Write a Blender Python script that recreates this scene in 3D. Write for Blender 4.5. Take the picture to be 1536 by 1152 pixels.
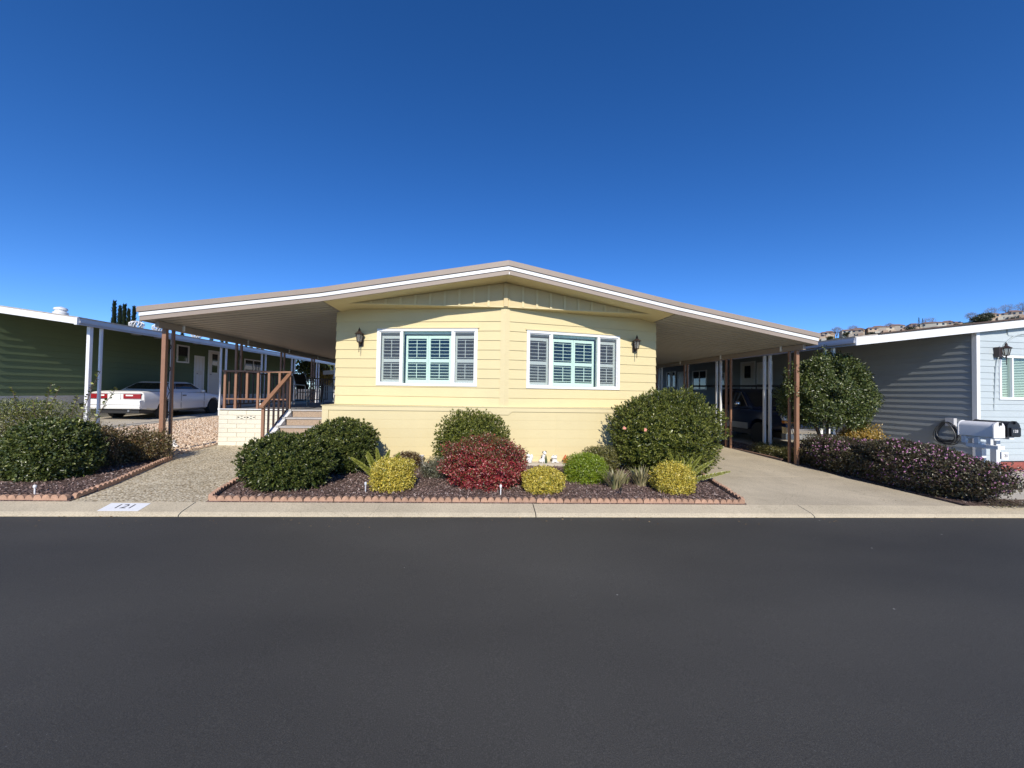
import bpy, bmesh, math, random
import numpy as np
from mathutils import Vector, Matrix

for o in list(bpy.data.objects):
    bpy.data.objects.remove(o, do_unlink=True)
scene = bpy.context.scene
COL = scene.collection
rad = math.radians

# ------------------------------------------------------------------ camera
# world axes: X along the yellow house's front (right), Y away from the street, Z up
cam_d = bpy.data.cameras.new('camera')
cam_d.sensor_width = 36.0
cam_d.lens = 36.0 * 577.0 / 1536.0
cam_d.clip_start = 0.05
cam_d.clip_end = 3000
cam = bpy.data.objects.new('camera', cam_d)
COL.objects.link(cam)
PSI, PITCH, ROLL = rad(5.5), rad(1.19), rad(0.9)
fw = Vector((math.sin(PSI)*math.cos(PITCH), math.cos(PSI)*math.cos(PITCH), math.sin(PITCH)))
rt = Vector((math.cos(PSI), -math.sin(PSI), 0))
up = rt.cross(fw)
rt2 = rt*math.cos(ROLL) + up*math.sin(ROLL)
up2 = up*math.cos(ROLL) - rt*math.sin(ROLL)
M = Matrix((rt2, up2, -fw)).transposed().to_4x4()
M.translation = (0, 0, 1.6)
cam.matrix_world = M
scene.camera = cam

# ------------------------------------------------------------------ sky, sun, exposure
SUN_AZ, SUN_EL = rad(1.3), rad(31.0)
world = bpy.data.worlds.new('World'); scene.world = world
world.use_nodes = True
wt = world.node_tree; wt.nodes.clear()
wo = wt.nodes.new('ShaderNodeOutputWorld'); wb = wt.nodes.new('ShaderNodeBackground')
sk = wt.nodes.new('ShaderNodeTexSky')
sk.sky_type = 'NISHITA'; sk.sun_disc = False
sk.sun_elevation = SUN_EL; sk.sun_rotation = math.pi + SUN_AZ
sk.altitude = 0; sk.air_density = 0.55; sk.dust_density = 0.0; sk.ozone_density = 3.0
hs = wt.nodes.new('ShaderNodeHueSaturation'); hs.inputs['Saturation'].default_value = 1.255
hs.inputs['Value'].default_value = 1.40; hs.inputs['Hue'].default_value = .508
wt.links.new(sk.outputs[0], hs.inputs['Color']); wt.links.new(hs.outputs[0], wb.inputs[0])
wb.inputs[1].default_value = 0.14
wt.links.new(wb.outputs[0], wo.inputs[0])
sd = bpy.data.lights.new('sun', 'SUN'); sd.energy = 5.0; sd.angle = rad(0.5); sd.color = (1.0, 0.92, 0.81)
sun = bpy.data.objects.new('sun', sd); COL.objects.link(sun)
sun.rotation_euler = Vector((math.sin(SUN_AZ)*math.cos(SUN_EL), math.cos(SUN_AZ)*math.cos(SUN_EL), -math.sin(SUN_EL))).to_track_quat('-Z', 'Y').to_euler()
sun.location = (0, -20, 20)
vs = scene.view_settings
vs.view_transform = 'Standard'; vs.look = 'None'; vs.exposure = 0.0; vs.gamma = 1.0; vs.use_curve_mapping = False

# ------------------------------------------------------------------ helpers: objects and tags
def tag(o, label, cat, group=None):
    o['label'] = label; o['category'] = cat
    if group: o['group'] = group
    return o
def empty(name, loc, label=None, cat=None, group=None, rz=0):
    o = bpy.data.objects.new(name, None); COL.objects.link(o)
    o.empty_display_size = 0.2
    o.location = loc; o.rotation_euler = (0, 0, rz)
    if label: tag(o, label, cat, group)
    return o
def wloc(o):
    p = Vector((0, 0, 0))
    while o is not None:
        p += Vector(o.location); o = o.parent
    return p
def link(name, me, parent=None, loc=(0, 0, 0)):
    o = bpy.data.objects.new(name, me); COL.objects.link(o); o.location = loc
    if parent is not None: o.parent = parent
    return o
def copy_tree(o, parent=None):
    c = o.copy(); COL.objects.link(c); c.parent = parent
    for ch in o.children: copy_tree(ch, c)
    return c
def bake(o):
    dg = bpy.context.evaluated_depsgraph_get()
    me = bpy.data.meshes.new_from_object(o.evaluated_get(dg))
    o.modifiers.clear(); o.data = me
    return o

class MB:
    def __init__(s): s.v = []; s.f = []
    def add(s, vs_, fs_):
        b = len(s.v); s.v += [tuple(v) for v in vs_]; s.f += [tuple(i+b for i in f) for f in fs_]; return s
    def hexa(s, p):       # p: bottom 4 then top 4, same winding
        return s.add(p, [(0, 3, 2, 1), (4, 5, 6, 7), (0, 1, 5, 4), (1, 2, 6, 5), (2, 3, 7, 6), (3, 0, 4, 7)])
    def box(s, x0, x1, y0, y1, z0, z1):
        return s.hexa([(x0, y0, z0), (x1, y0, z0), (x1, y1, z0), (x0, y1, z0), (x0, y0, z1), (x1, y0, z1), (x1, y1, z1), (x0, y1, z1)])
    def bar(s, a, b, w, h, up=(0, 0, 1)):
        a, b = Vector(a), Vector(b); d = (b-a).normalized(); u = Vector(up)
        if abs(d.dot(u)) > .98: u = Vector((0, 1, 0))
        r = d.cross(u).normalized(); u = r.cross(d)
        r *= w/2; u *= h/2
        return s.hexa([a-r-u, a+r-u, a+r+u, a-r+u, b-r-u, b+r-u, b+r+u, b-r+u])
    def prism(s, poly, d):  # poly: 3d points, d: extrusion vector
        n = len(poly); d = Vector(d); P = [Vector(p) for p in poly]
        fs = [tuple(range(n))[::-1], tuple(range(n, 2*n))] + [(i, (i+1) % n, n+(i+1) % n, n+i) for i in range(n)]
        return s.add(P+[p+d for p in P], fs)
    def tube(s, pts, r, n=8):
        P = [Vector(p) for p in pts]; k = len(P); rs = r if hasattr(r, '__len__') else [r]*k
        vs_ = []; prev = None
        for i, p in enumerate(P):
            d = (P[min(i+1, k-1)]-P[max(i-1, 0)]).normalized()
            u = prev if prev is not None else (Vector((0, 0, 1)) if abs(d.z) < .9 else Vector((1, 0, 0)))
            a = d.cross(u).normalized(); u = a.cross(d).normalized(); prev = u
            for j in range(n):
                t = 2*math.pi*j/n; vs_.append(p + (a*math.cos(t)+u*math.sin(t))*rs[i])
        fs = [(i*n+j, i*n+(j+1) % n, (i+1)*n+(j+1) % n, (i+1)*n+j) for i in range(k-1) for j in range(n)]
        fs += [tuple(range(n))[::-1], tuple(range((k-1)*n, k*n))]
        return s.add(vs_, fs)
    def lathe(s, prof, c=(0, 0, 0), n=16, axis='z'):
        vs_ = []
        for r, z in prof:
            for j in range(n):
                t = 2*math.pi*j/n; q = (r*math.cos(t), r*math.sin(t), z)
                if axis == 'x': q = (q[2], q[0], q[1])
                if axis == 'y': q = (q[0], q[2], q[1])
                vs_.append((c[0]+q[0], c[1]+q[1], c[2]+q[2]))
        k = len(prof)
        fs = [(i*n+j, i*n+(j+1) % n, (i+1)*n+(j+1) % n, (i+1)*n+j) for i in range(k-1) for j in range(n)]
        fs += [tuple(range(n))[::-1], tuple(range((k-1)*n, k*n))]
        return s.add(vs_, fs)
    def ell(s, c, r, nu=14, nv=9):
        prof = []
        vs_ = []; 
        for i in range(1, nv):
            ph = math.pi*i/nv
            for j in range(nu):
                t = 2*math.pi*j/nu
                vs_.append((c[0]+r[0]*math.sin(ph)*math.cos(t), c[1]+r[1]*math.sin(ph)*math.sin(t), c[2]-r[2]*math.cos(ph)))
        b = len(vs_); vs_ += [(c[0], c[1], c[2]-r[2]), (c[0], c[1], c[2]+r[2])]
        fs = [(i*nu+j, i*nu+(j+1) % nu, (i+1)*nu+(j+1) % nu, (i+1)*nu+j) for i in range(nv-2) for j in range(nu)]
        fs += [(b, (j+1) % nu, j) for j in range(nu)] + [(b+1, (nv-2)*nu+j, (nv-2)*nu+(j+1) % nu) for j in range(nu)]
        return s.add(vs_, fs)
    def loft(s, rings, closed=True):
        n = len(rings[0]); k = len(rings)
        vs_ = [p for r in rings for p in r]
        fs = [(i*n+j, i*n+(j+1) % n, (i+1)*n+(j+1) % n, (i+1)*n+j) for i in range(k-1) for j in range(n)]
        fs += [tuple(range(n))[::-1], tuple(range((k-1)*n, k*n))]
        return s.add(vs_, fs)
    def mesh(s, name, mat, smooth=None, off=(0, 0, 0)):
        me = bpy.data.meshes.new(name)
        me.from_pydata([(v[0]-off[0], v[1]-off[1], v[2]-off[2]) for v in s.v], [], s.f)
        bm = bmesh.new(); bm.from_mesh(me); bmesh.ops.recalc_face_normals(bm, faces=bm.faces); bm.to_mesh(me); bm.free()
        if mat is not None: me.materials.append(mat)
        if smooth is not None:
            me.polygons.foreach_set('use_smooth', [True]*len(me.polygons)); me.set_sharp_from_angle(angle=rad(smooth))
        me.update(); return me
    # verts are in world coordinates (parents unrotated) unless local=True
    def build(s, name, mat, parent=None, smooth=None, local=False, bevel=0):
        a = np.array(s.v); lo, hi = a.min(0), a.max(0)
        c = Vector(((lo[0]+hi[0])/2, (lo[1]+hi[1])/2, lo[2]))
        me = s.mesh(name, mat, smooth, c)
        pl = Vector((0, 0, 0)) if (local or parent is None) else wloc(parent)
        o = link(name, me, parent, c-pl)
        if bevel:
            m = o.modifiers.new('bevel', 'BEVEL'); m.width = bevel; m.segments = 2; m.limit_method = 'ANGLE'
        return o

# ------------------------------------------------------------------ helpers: materials
MATS = {}
def nodes_of(name):
    m = bpy.data.materials.new(name); m.use_nodes = True; nt = m.node_tree
    return m, nt, nt.nodes['Principled BSDF'], nt.nodes['Material Output']
def ramp(nt, cols, pos=None, interp='LINEAR'):
    r = nt.nodes.new('ShaderNodeValToRGB'); cr = r.color_ramp; cr.interpolation = interp
    k = len(cols)
    while len(cr.elements) < k: cr.elements.new(0.5)
    for i, c in enumerate(cols):
        cr.elements[i].position = pos[i] if pos else i/(k-1) if k > 1 else 0
        cr.elements[i].color = (*c, 1)
    return r
def noise(nt, vec, scale, detail=4, rough=.6):
    n = nt.nodes.new('ShaderNodeTexNoise'); n.inputs['Scale'].default_value = scale
    n.inputs['Detail'].default_value = detail; n.inputs['Roughness'].default_value = rough
    nt.links.new(vec, n.inputs['Vector']); return n
def math_node(nt, op, a, b=None):
    m = nt.nodes.new('ShaderNodeMath'); m.operation = op
    for i, q in enumerate((a, b)):
        if q is None: continue
        if isinstance(q, (int, float)): m.inputs[i].default_value = q
        else: nt.links.new(q, m.inputs[i])
    return m.outputs[0]
def mixc(nt, fac, a, b, blend='MIX'):
    m = nt.nodes.new('ShaderNodeMix'); m.data_type = 'RGBA'; m.blend_type = blend
    for i, q in ((0, fac), (6, a), (7, b)):
        if isinstance(q, (int, float)): m.inputs[i].default_value = q
        elif isinstance(q, tuple): m.inputs[i].default_value = (*q, 1)
        else: nt.links.new(q, m.inputs[i])
    return m.outputs[2]
def pm(name, col, rough=.6, var=.12, scale=3.0, bump=0.0, bscale=60, metal=0.0, spec=.5, objrand=0.0, dirt=0.0, dirtcol=(.12, .10, .08), world_tex=False, fine=0.0):
    m, nt, b, out = nodes_of(name)
    tc = nt.nodes.new('ShaderNodeTexCoord')
    vec = tc.outputs['Object']
    if world_tex:
        g = nt.nodes.new('ShaderNodeNewGeometry'); vec = g.outputs['Position']
    n = noise(nt, vec, scale, 5)
    r = ramp(nt, [tuple(c*(1-var) for c in col), tuple(min(1, c*(1+var)) for c in col)], [.3, .7])
    nt.links.new(n.outputs['Fac'], r.inputs[0]); c = r.outputs[0]
    if fine:
        n4 = noise(nt, vec, bscale, 2); r4 = ramp(nt, [(1-fine,)*3, (1+fine*.0,)*3], [.35, .65])
        nt.links.new(n4.outputs['Fac'], r4.inputs[0]); c = mixc(nt, 1.0, c, r4.outputs[0], 'MULTIPLY')
    if dirt:
        n2 = noise(nt, vec, scale*.7, 8, .7); r2 = ramp(nt, [(0, 0, 0), (1, 1, 1)], [.5, .75])
        nt.links.new(n2.outputs['Fac'], r2.inputs[0])
        c = mixc(nt, math_node(nt, 'MULTIPLY', r2.outputs[0], dirt), c, dirtcol)
    if objrand:
        oi = nt.nodes.new('ShaderNodeObjectInfo'); mr = nt.nodes.new('ShaderNodeMapRange')
        mr.inputs[3].default_value = 1-objrand; mr.inputs[4].default_value = 1+objrand
        nt.links.new(oi.outputs['Random'], mr.inputs[0])
        c = mixc(nt, 1.0, c, mr.outputs[0], 'MULTIPLY')
    nt.links.new(c, b.inputs['Base Color'])
    b.inputs['Roughness'].default_value = rough; b.inputs['Metallic'].default_value = metal
    b.inputs['Specular IOR Level'].default_value = spec
    if bump:
        n3 = noise(nt, vec, bscale, 4); bp = nt.nodes.new('ShaderNodeBump')
        bp.inputs['Strength'].default_value = bump; bp.inputs['Distance'].default_value = .01
        nt.links.new(n3.outputs['Fac'], bp.inputs['Height']); nt.links.new(bp.outputs[0], b.inputs['Normal'])
    MATS[name] = m; return m
def leafmat(name, cols, rough=.34, trans=.22, spec=.7):
    m, nt, b, out = nodes_of(name)
    at = nt.nodes.new('ShaderNodeAttribute'); at.attribute_name = 'rnd'
    r = ramp(nt, cols); nt.links.new(at.outputs['Fac'], r.inputs[0])
    nt.links.new(r.outputs[0], b.inputs['Base Color']); b.inputs['Roughness'].default_value = rough
    b.inputs['Specular IOR Level'].default_value = spec
    tr = nt.nodes.new('ShaderNodeBsdfTranslucent'); nt.links.new(r.outputs[0], tr.inputs['Color'])
    mx = nt.nodes.new('ShaderNodeMixShader'); mx.inputs[0].default_value = trans
    nt.links.new(b.outputs[0], mx.inputs[1]); nt.links.new(tr.outputs[0], mx.inputs[2]); nt.links.new(mx.outputs[0], out.inputs['Surface'])
    MATS[name] = m; return m
def glassmat(name, tint, refl=.9, dark=0.0, darkcol=(.02, .02, .02)):
    m, nt, b, out = nodes_of(name); nt.nodes.remove(b)
    t = nt.nodes.new('ShaderNodeBsdfTransparent'); t.inputs[0].default_value = (*tint, 1)
    g = nt.nodes.new('ShaderNodeBsdfGlossy'); g.inputs['Roughness'].default_value = .02
    fr = nt.nodes.new('ShaderNodeFresnel')
    gg = nt.nodes.new('ShaderNodeNewGeometry')   # same reflectance from either side of the thin pane
    nt.links.new(math_node(nt, 'ADD', math_node(nt, 'MULTIPLY', gg.outputs['Backfacing'], .625-1.6), 1.6), fr.inputs[0])
    base = t.outputs[0]
    if dark:
        d = nt.nodes.new('ShaderNodeBsdfDiffuse'); d.inputs[0].default_value = (*darkcol, 1)
        mx = nt.nodes.new('ShaderNodeMixShader'); mx.inputs[0].default_value = dark
        nt.links.new(t.outputs[0], mx.inputs[1]); nt.links.new(d.outputs[0], mx.inputs[2]); base = mx.outputs[0]
    m2 = nt.nodes.new('ShaderNodeMixShader')
    nt.links.new(math_node(nt, 'MULTIPLY', fr.outputs[0], refl), m2.inputs[0]); nt.links.new(base, m2.inputs[1]); nt.links.new(g.outputs[0], m2.inputs[2])
    nt.links.new(m2.outputs[0], out.inputs['Surface']); MATS[name] = m; return m

# ------------------------------------------------------------------ materials
YEL = (.64, .548, .305)
pm('yellow_paint', YEL, .65, .035, 1.2, .12, 35, objrand=.015, dirt=.05, dirtcol=(.55, .42, .24))
pm('yellow_trim', (.64, .55, .315), .6, .03, 1.5, .08, 30)
pm('gable_shade_paint', (.59, .48, .265), .7, .04, 2, .1, 40)  # darker than the battens: the occlusion around them is put into the colour
pm('taupe_metal', (.30, .245, .20), .55, .06, 2, .04, 20)
pm('taupe_dark', (.27, .235, .205), .6, .06, 2)
pm('white_metal', (.74, .745, .74), .4, .03, 2, dirt=.06)
pm('white_vinyl', (.74, .755, .76), .35, .02, 4)
pm('shutter_white', (.80, .84, .80), .45, .02, 4)
pm('pan_metal', (.345, .34, .315), .5, .06, .8, dirt=.10)
pm('brown_post', (.27, .14, .082), .55, .10, 6, .05, 40, dirt=.15, dirtcol=(.16, .09, .06))
pm('dark_brown', (.08, .05, .035), .6, .15, 6)
pm('iron', (.05, .035, .03), .5, .2, 8)
pm('lantern_black', (.035, .022, .018), .42, .2, 10)
pm('block_paint', (.68, .65, .53), .8, .06, 6, .5, 45, objrand=.03, dirt=.10, dirtcol=(.5, .44, .34))
pm('mortar', (.60, .54, .42), .9, .1, 10, .4, 60)
pm('tread', (.42, .40, .38), .85, .10, 8, .3, 90, dirt=.2)
pm('riser', (.36, .27, .19), .9, .25, 60, .5, 120)
pm('deck_floor', (.25, .24, .23), .8, .15, 4, .2, 40)
pm('roof_gravel', (.35, .32, .28), .95, .2, 10, .5, 80)
pm('room_dark', (.10, .095, .085), .9, .05, 2)
pm('green_siding', (.112, .158, .080), .7, .05, 1.5, .1, 35, objrand=.03)
pm('grey_skirt', (.52, .52, .50), .7, .06, 2, .1, 30, objrand=.03)
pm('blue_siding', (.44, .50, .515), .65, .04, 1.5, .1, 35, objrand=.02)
pm('blue_siding_shaded', (.30, .335, .355), .65, .04, 1.5, .1, 35, objrand=.02)  # darker copy of the front siding: carport shade put into the colour
pm('galv', (.45, .47, .52), .35, .08, 3, metal=.4)
pm('white_paint', (.74, .75, .75), .5, .03, 3, .05, 40)
pm('door_white', (.70, .69, .64), .5, .04, 3)
pm('dark_glass', (.015, .017, .02), .05, 0, 1, spec=.8)
pm('black_plastic', (.02, .02, .02), .45, .1, 4)
pm('rubber', (.022, .022, .022), .8, .1, 20)
pm('alloy', (.5, .5, .5), .35, .05, 5, metal=.8)
pm('car_white', (.80, .80, .78), .22, .015, 2, spec=.6)
pm('truck_blue', (.012, .022, .055), .2, .1, 2, spec=.6)
pm('truck_silver', (.42, .42, .40), .3, .05, 3, metal=.5)
pm('screw', (.4, .4, .4), .5, .1, 5)
pm('chrome', (.75, .75, .75), .15, .03, 4, metal=1.0)
pm('tail_red', (.26, .010, .014), .2, .05, 5, spec=.6)
pm('amber', (.85, .28, .03), .25, .05, 5)
pm('lens_white', (.85, .85, .82), .2, .02, 5)
pm('plate_white', (.78, .78, .76), .5, .03, 6)
pm('terracotta', (.40, .245, .165), .9, .22, 14, .6, 70, objrand=.14, dirt=.35, dirtcol=(.22, .15, .11))
pm('bark', (.10, .07, .05), .9, .25, 15, .6, 40)
pm('stake_white', (.75, .75, .74), .5, .05, 6)
pm('figurine_white', (.78, .78, .77), .5, .05, 8, dirt=.15, dirtcol=(.3, .3, .3))
pm('figurine_black', (.03, .03, .03), .5, .1, 8)
pm('figurine_green', (.06, .09, .04), .5, .1, 8)
pm('hydrant_orange', (.62, .17, .07), .5, .12, 10, dirt=.2, dirtcol=(.3, .1, .05))
pm('grey_plastic', (.55, .56, .58), .5, .06, 5)
pm('mail_white', (.80, .80, .79), .4, .03, 4, dirt=.06, dirtcol=(.45, .45, .45))
pm('mail_black', (.018, .02, .025), .35, .1, 5)
pm('hose', (.045, .05, .055), .4, .1, 10)
pm('red_brick', (.30, .08, .06), .85, .2, 12, .4, 60)
pm('pink_petal', (.80, .16, .24), .6, .1, 8)
pm('rose_petal', (.85, .35, .25), .6, .1, 8)
pm('ink', (.03, .03, .035), .6, .05, 5)
pm('kerb_white', (.76, .77, .78), .6, .03, 6, dirt=.08, dirtcol=(.5, .5, .48))
pm('light_grey_metal', (.40, .40, .38), .4, .06, 5)
glassmat('pane_glass', (.915, .972, .935), .9)
glassmat('pane_screen', (.93, .95, .945), .55, .12, (.20, .20, .20))
glassmat('lantern_glass', (.75, .75, .72), 1.0, .25, (.5, .5, .48))

def asphalt():
    m, nt, b, out = nodes_of('asphalt')
    g = nt.nodes.new('ShaderNodeNewGeometry'); v = g.outputs['Position']
    mp = nt.nodes.new('ShaderNodeMapping'); mp.inputs['Scale'].default_value = (.5, 1.1, 1); nt.links.new(v, mp.inputs[0])
    n1 = noise(nt, mp.outputs[0], .38, 5, .5); r1 = ramp(nt, [(.046, .0445, .040), (.088, .085, .0755)], [.32, .72]); nt.links.new(n1.outputs['Fac'], r1.inputs[0])
    n2 = noise(nt, v, 170, 3, .8); r2 = ramp(nt, [(.55, .55, .55), (1, 1, 1), (1.8, 1.8, 1.8)], [.32, .55, .75]); nt.links.new(n2.outputs['Fac'], r2.inputs[0])
    c = mixc(nt, 1.0, r1.outputs[0], r2.outputs[0], 'MULTIPLY')
    # pale scuffs: sparse and broken up
    n3 = noise(nt, mp.outputs[0], 1.7, 2); n4 = noise(nt, v, 55, 4, .75)
    s = math_node(nt, 'MULTIPLY', math_node(nt, 'GREATER_THAN', n3.outputs['Fac'], .665), math_node(nt, 'GREATER_THAN', n4.outputs['Fac'], .66))
    c = mixc(nt, math_node(nt, 'MULTIPLY', s, .5), c, (.26, .26, .26))
    vo = nt.nodes.new('ShaderNodeTexVoronoi'); vo.inputs['Scale'].default_value = 2.6; nt.links.new(v, vo.inputs['Vector'])
    d = math_node(nt, 'LESS_THAN', vo.outputs['Distance'], .024)
    n5 = noise(nt, v, 1.1, 2); d = math_node(nt, 'MULTIPLY', d, math_node(nt, 'GREATER_THAN', n5.outputs['Fac'], .56))
    c = mixc(nt, math_node(nt, 'MULTIPLY', d, .8), c, (.40, .39, .37))
    nt.links.new(c, b.inputs['Base Color'])
    rr = ramp(nt, [(.70, .70, .70), (.86, .86, .86)], [.3, .7]); nt.links.new(n1.outputs['Fac'], rr.inputs[0]); nt.links.new(rr.outputs[0], b.inputs['Roughness'])
    b.inputs['Specular IOR Level'].default_value = .4
    bp = nt.nodes.new('ShaderNodeBump'); bp.inputs['Strength'].default_value = .55; bp.inputs['Distance'].default_value = .006
    nt.links.new(n2.outputs['Fac'], bp.inputs['Height']); nt.links.new(bp.outputs[0], b.inputs['Normal']); MATS['asphalt'] = m
asphalt()
def concrete(name, col, crack=True):
    m, nt, b, out = nodes_of(name)
    g = nt.nodes.new('ShaderNodeNewGeometry'); v = g.outputs['Position']
    n1 = noise(nt, v, .9, 8, .65); r1 = ramp(nt, [tuple(c*.80 for c in col), tuple(c*1.1 for c in col)], [.3, .7]); nt.links.new(n1.outputs['Fac'], r1.inputs[0])
    n2 = noise(nt, v, 70, 4, .85); r2 = ramp(nt, [(.52, .51, .49), (1.0, 1.0, 1.0), (1.14, 1.14, 1.14)], [.30, .50, .68]); nt.links.new(n2.outputs['Fac'], r2.inputs[0])
    c = mixc(nt, 1.0, r1.outputs[0], r2.outputs[0], 'MULTIPLY')
    n3 = noise(nt, v, 2.2, 7, .75); r3 = ramp(nt, [(0, 0, 0), (1, 1, 1)], [.56, .75]); nt.links.new(n3.outputs['Fac'], r3.inputs[0])
    c = mixc(nt, math_node(nt, 'MULTIPLY', r3.outputs[0], .5), c, tuple(q*.45 for q in col))
    if crack:
        vo = nt.nodes.new('ShaderNodeTexVoronoi'); vo.feature = 'DISTANCE_TO_EDGE'; vo.inputs['Scale'].default_value = .28
        wv = noise(nt, v, 3, 4); ad = nt.nodes.new('ShaderNodeVectorMath'); ad.operation = 'MULTIPLY_ADD'; ad.inputs[1].default_value = (.25, .25, 0)
        nt.links.new(wv.outputs['Color'], ad.inputs[0]); nt.links.new(v, ad.inputs[2]); nt.links.new(ad.outputs[0], vo.inputs['Vector'])
        k = math_node(nt, 'LESS_THAN', vo.outputs['Distance'], .0008)
        c = mixc(nt, math_node(nt, 'MULTIPLY', k, .3), c, (.08, .07, .06))
    nt.links.new(c, b.inputs['Base Color']); b.inputs['Roughness'].default_value = .88; b.inputs['Specular IOR Level'].default_value = .3
    bp = nt.nodes.new('ShaderNodeBump'); bp.inputs['Strength'].default_value = .35; bp.inputs['Distance'].default_value = .004
    nt.links.new(n2.outputs['Fac'], bp.inputs['Height']); nt.links.new(bp.outputs[0], b.inputs['Normal']); MATS[name] = m
concrete('kerb_concrete', (.56, .485, .345)); concrete('drive_concrete', (.59, .51, .365)); concrete('pale_concrete', (.56, .51, .42))
def pebbles(name, cols, scale, bump=.8):
    m, nt, b, out = nodes_of(name)
    g = nt.nodes.new('ShaderNodeNewGeometry'); v = g.outputs['Position']
    vo = nt.nodes.new('ShaderNodeTexVoronoi'); vo.inputs['Scale'].default_value = scale; nt.links.new(v, vo.inputs['Vector'])
    sx = nt.nodes.new('ShaderNodeSeparateColor'); nt.links.new(vo.outputs['Color'], sx.inputs[0])
    r = ramp(nt, cols); nt.links.new(sx.outputs[0], r.inputs[0])
    e = ramp(nt, [(1, 1, 1), (.45, .42, .38)], [.35, .75]); nt.links.new(vo.outputs['Distance'], e.inputs[0])
    n1 = noise(nt, v, 1.3, 5); r1 = ramp(nt, [(.82, .82, .82), (1.1, 1.1, 1.1)], [.3, .7]); nt.links.new(n1.outputs['Fac'], r1.inputs[0])
    c = mixc(nt, 1.0, mixc(nt, 1.0, r.outputs[0], e.outputs[0], 'MULTIPLY'), r1.outputs[0], 'MULTIPLY')
    nt.links.new(c, b.inputs['Base Color']); b.inputs['Roughness'].default_value = .85; b.inputs['Specular IOR Level'].default_value = .3
    bp = nt.nodes.new('ShaderNodeBump'); bp.inputs['Strength'].default_value = bump; bp.inputs['Distance'].default_value = .008; bp.invert = True
    nt.links.new(vo.outputs['Distance'], bp.inputs['Height']); nt.links.new(bp.outputs[0], b.inputs['Normal']); MATS[name] = m
pebbles('aggregate', [(.42, .33, .20), (.70, .61, .42), (.86, .79, .60), (.60, .50, .33), (.80, .71, .52)], 42)
pebbles('mulch_soil', [(.08, .055, .045), (.16, .11, .095), (.24, .17, .15), (.12, .08, .07)], 55)
pebbles('gravel_bed', [(.40, .28, .18), (.60, .46, .32), (.70, .58, .44), (.48, .34, .22)], 22)
pm('soil', (.16, .13, .09), .95, .25, 1.5, .5, 30, world_tex=True)
pm('hill_grass', (.075, .105, .03), .95, .3, .06, 0, world_tex=True)
leafmat('chips', [(.07, .045, .038), (.17, .11, .09), (.27, .19, .165), (.15, .095, .08), (.48, .40, .36)], .85, 0, .3)
leafmat('stones', [(.40, .27, .17), (.62, .47, .33), (.75, .63, .49), (.52, .36, .24)], .85, 0, .3)
leafmat('lf_dark', [(.024, .038, .009), (.056, .080, .017), (.10, .132, .030), (.07, .098, .020), (.25, .27, .09)])
leafmat('lf_mid', [(.038, .052, .010), (.095, .118, .019), (.20, .22, .036), (.125, .15, .023), (.40, .41, .11)])
leafmat('lf_red', [(.12, .013, .017), (.32, .026, .038), (.50, .08, .085), (.24, .02, .028), (.66, .32, .25)])
leafmat('lf_redgreen', [(.05, .055, .014), (.12, .10, .03), (.20, .07, .035), (.09, .09, .022), (.26, .20, .07)])
leafmat('lf_yellow', [(.34, .29, .035), (.66, .53, .07), (.84, .70, .15), (.20, .22, .03), (.76, .60, .11)])
leafmat('lf_lime', [(.10, .17, .01), (.20, .28, .015), (.30, .38, .03), (.15, .22, .012)])
leafmat('lf_olive', [(.06, .07, .015), (.14, .14, .035), (.22, .20, .06), (.10, .10, .03)])
leafmat('lf_brown', [(.045, .030, .012), (.10, .055, .02), (.07, .035, .018), (.15, .09, .03)])
leafmat('lf_greygreen', [(.07, .08, .05), (.14, .15, .09), (.20, .20, .13), (.10, .10, .07)])
leafmat('lf_dry', [(.10, .055, .022), (.20, .12, .045), (.13, .12, .04), (.26, .19, .09), (.07, .08, .025)])
leafmat('lf_lantana', [(.040, .044, .018), (.072, .075, .028), (.12, .09, .052), (.07, .046, .04), (.17, .155, .07)])
leafmat('lf_fern', [(.16, .20, .03), (.30, .33, .06), (.42, .42, .10), (.24, .27, .05)])
leafmat('lf_strap', [(.22, .20, .10), (.40, .34, .19), (.20, .22, .08), (.52, .45, .28)])
leafmat('lf_orange', [(.14, .13, .03), (.40, .26, .05), (.55, .34, .06), (.25, .20, .05)])
leafmat('lf_petal', [(.35, .12, .30), (.62, .30, .50), (.48, .16, .42), (.75, .45, .62)], .6, .2)
leafmat('litter', [(.10, .06, .03), (.22, .14, .07), (.30, .22, .12), (.16, .11, .05)], .8, 0, .3)
leafmat('lf_cypress', [(.008, .016, .007), (.018, .032, .012), (.028, .045, .016)])
leafmat('lf_far', [(.03, .04, .02), (.05, .06, .028), (.075, .08, .035)])
leafmat('lf_twig', [(.16, .12, .11), (.22, .17, .15), (.28, .22, .19)], .9, 0)

# ------------------------------------------------------------------ terrain functions (the street falls 1.7 % to the right)
GX, GY = -.017, .015
def cx_(x): return max(-45, min(45, x))
def road_z(x): return GX*cx_(x)
def lot(x, y): return GX*cx_(x) + .08 + GY*(min(y, 30)-5.3)
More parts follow.
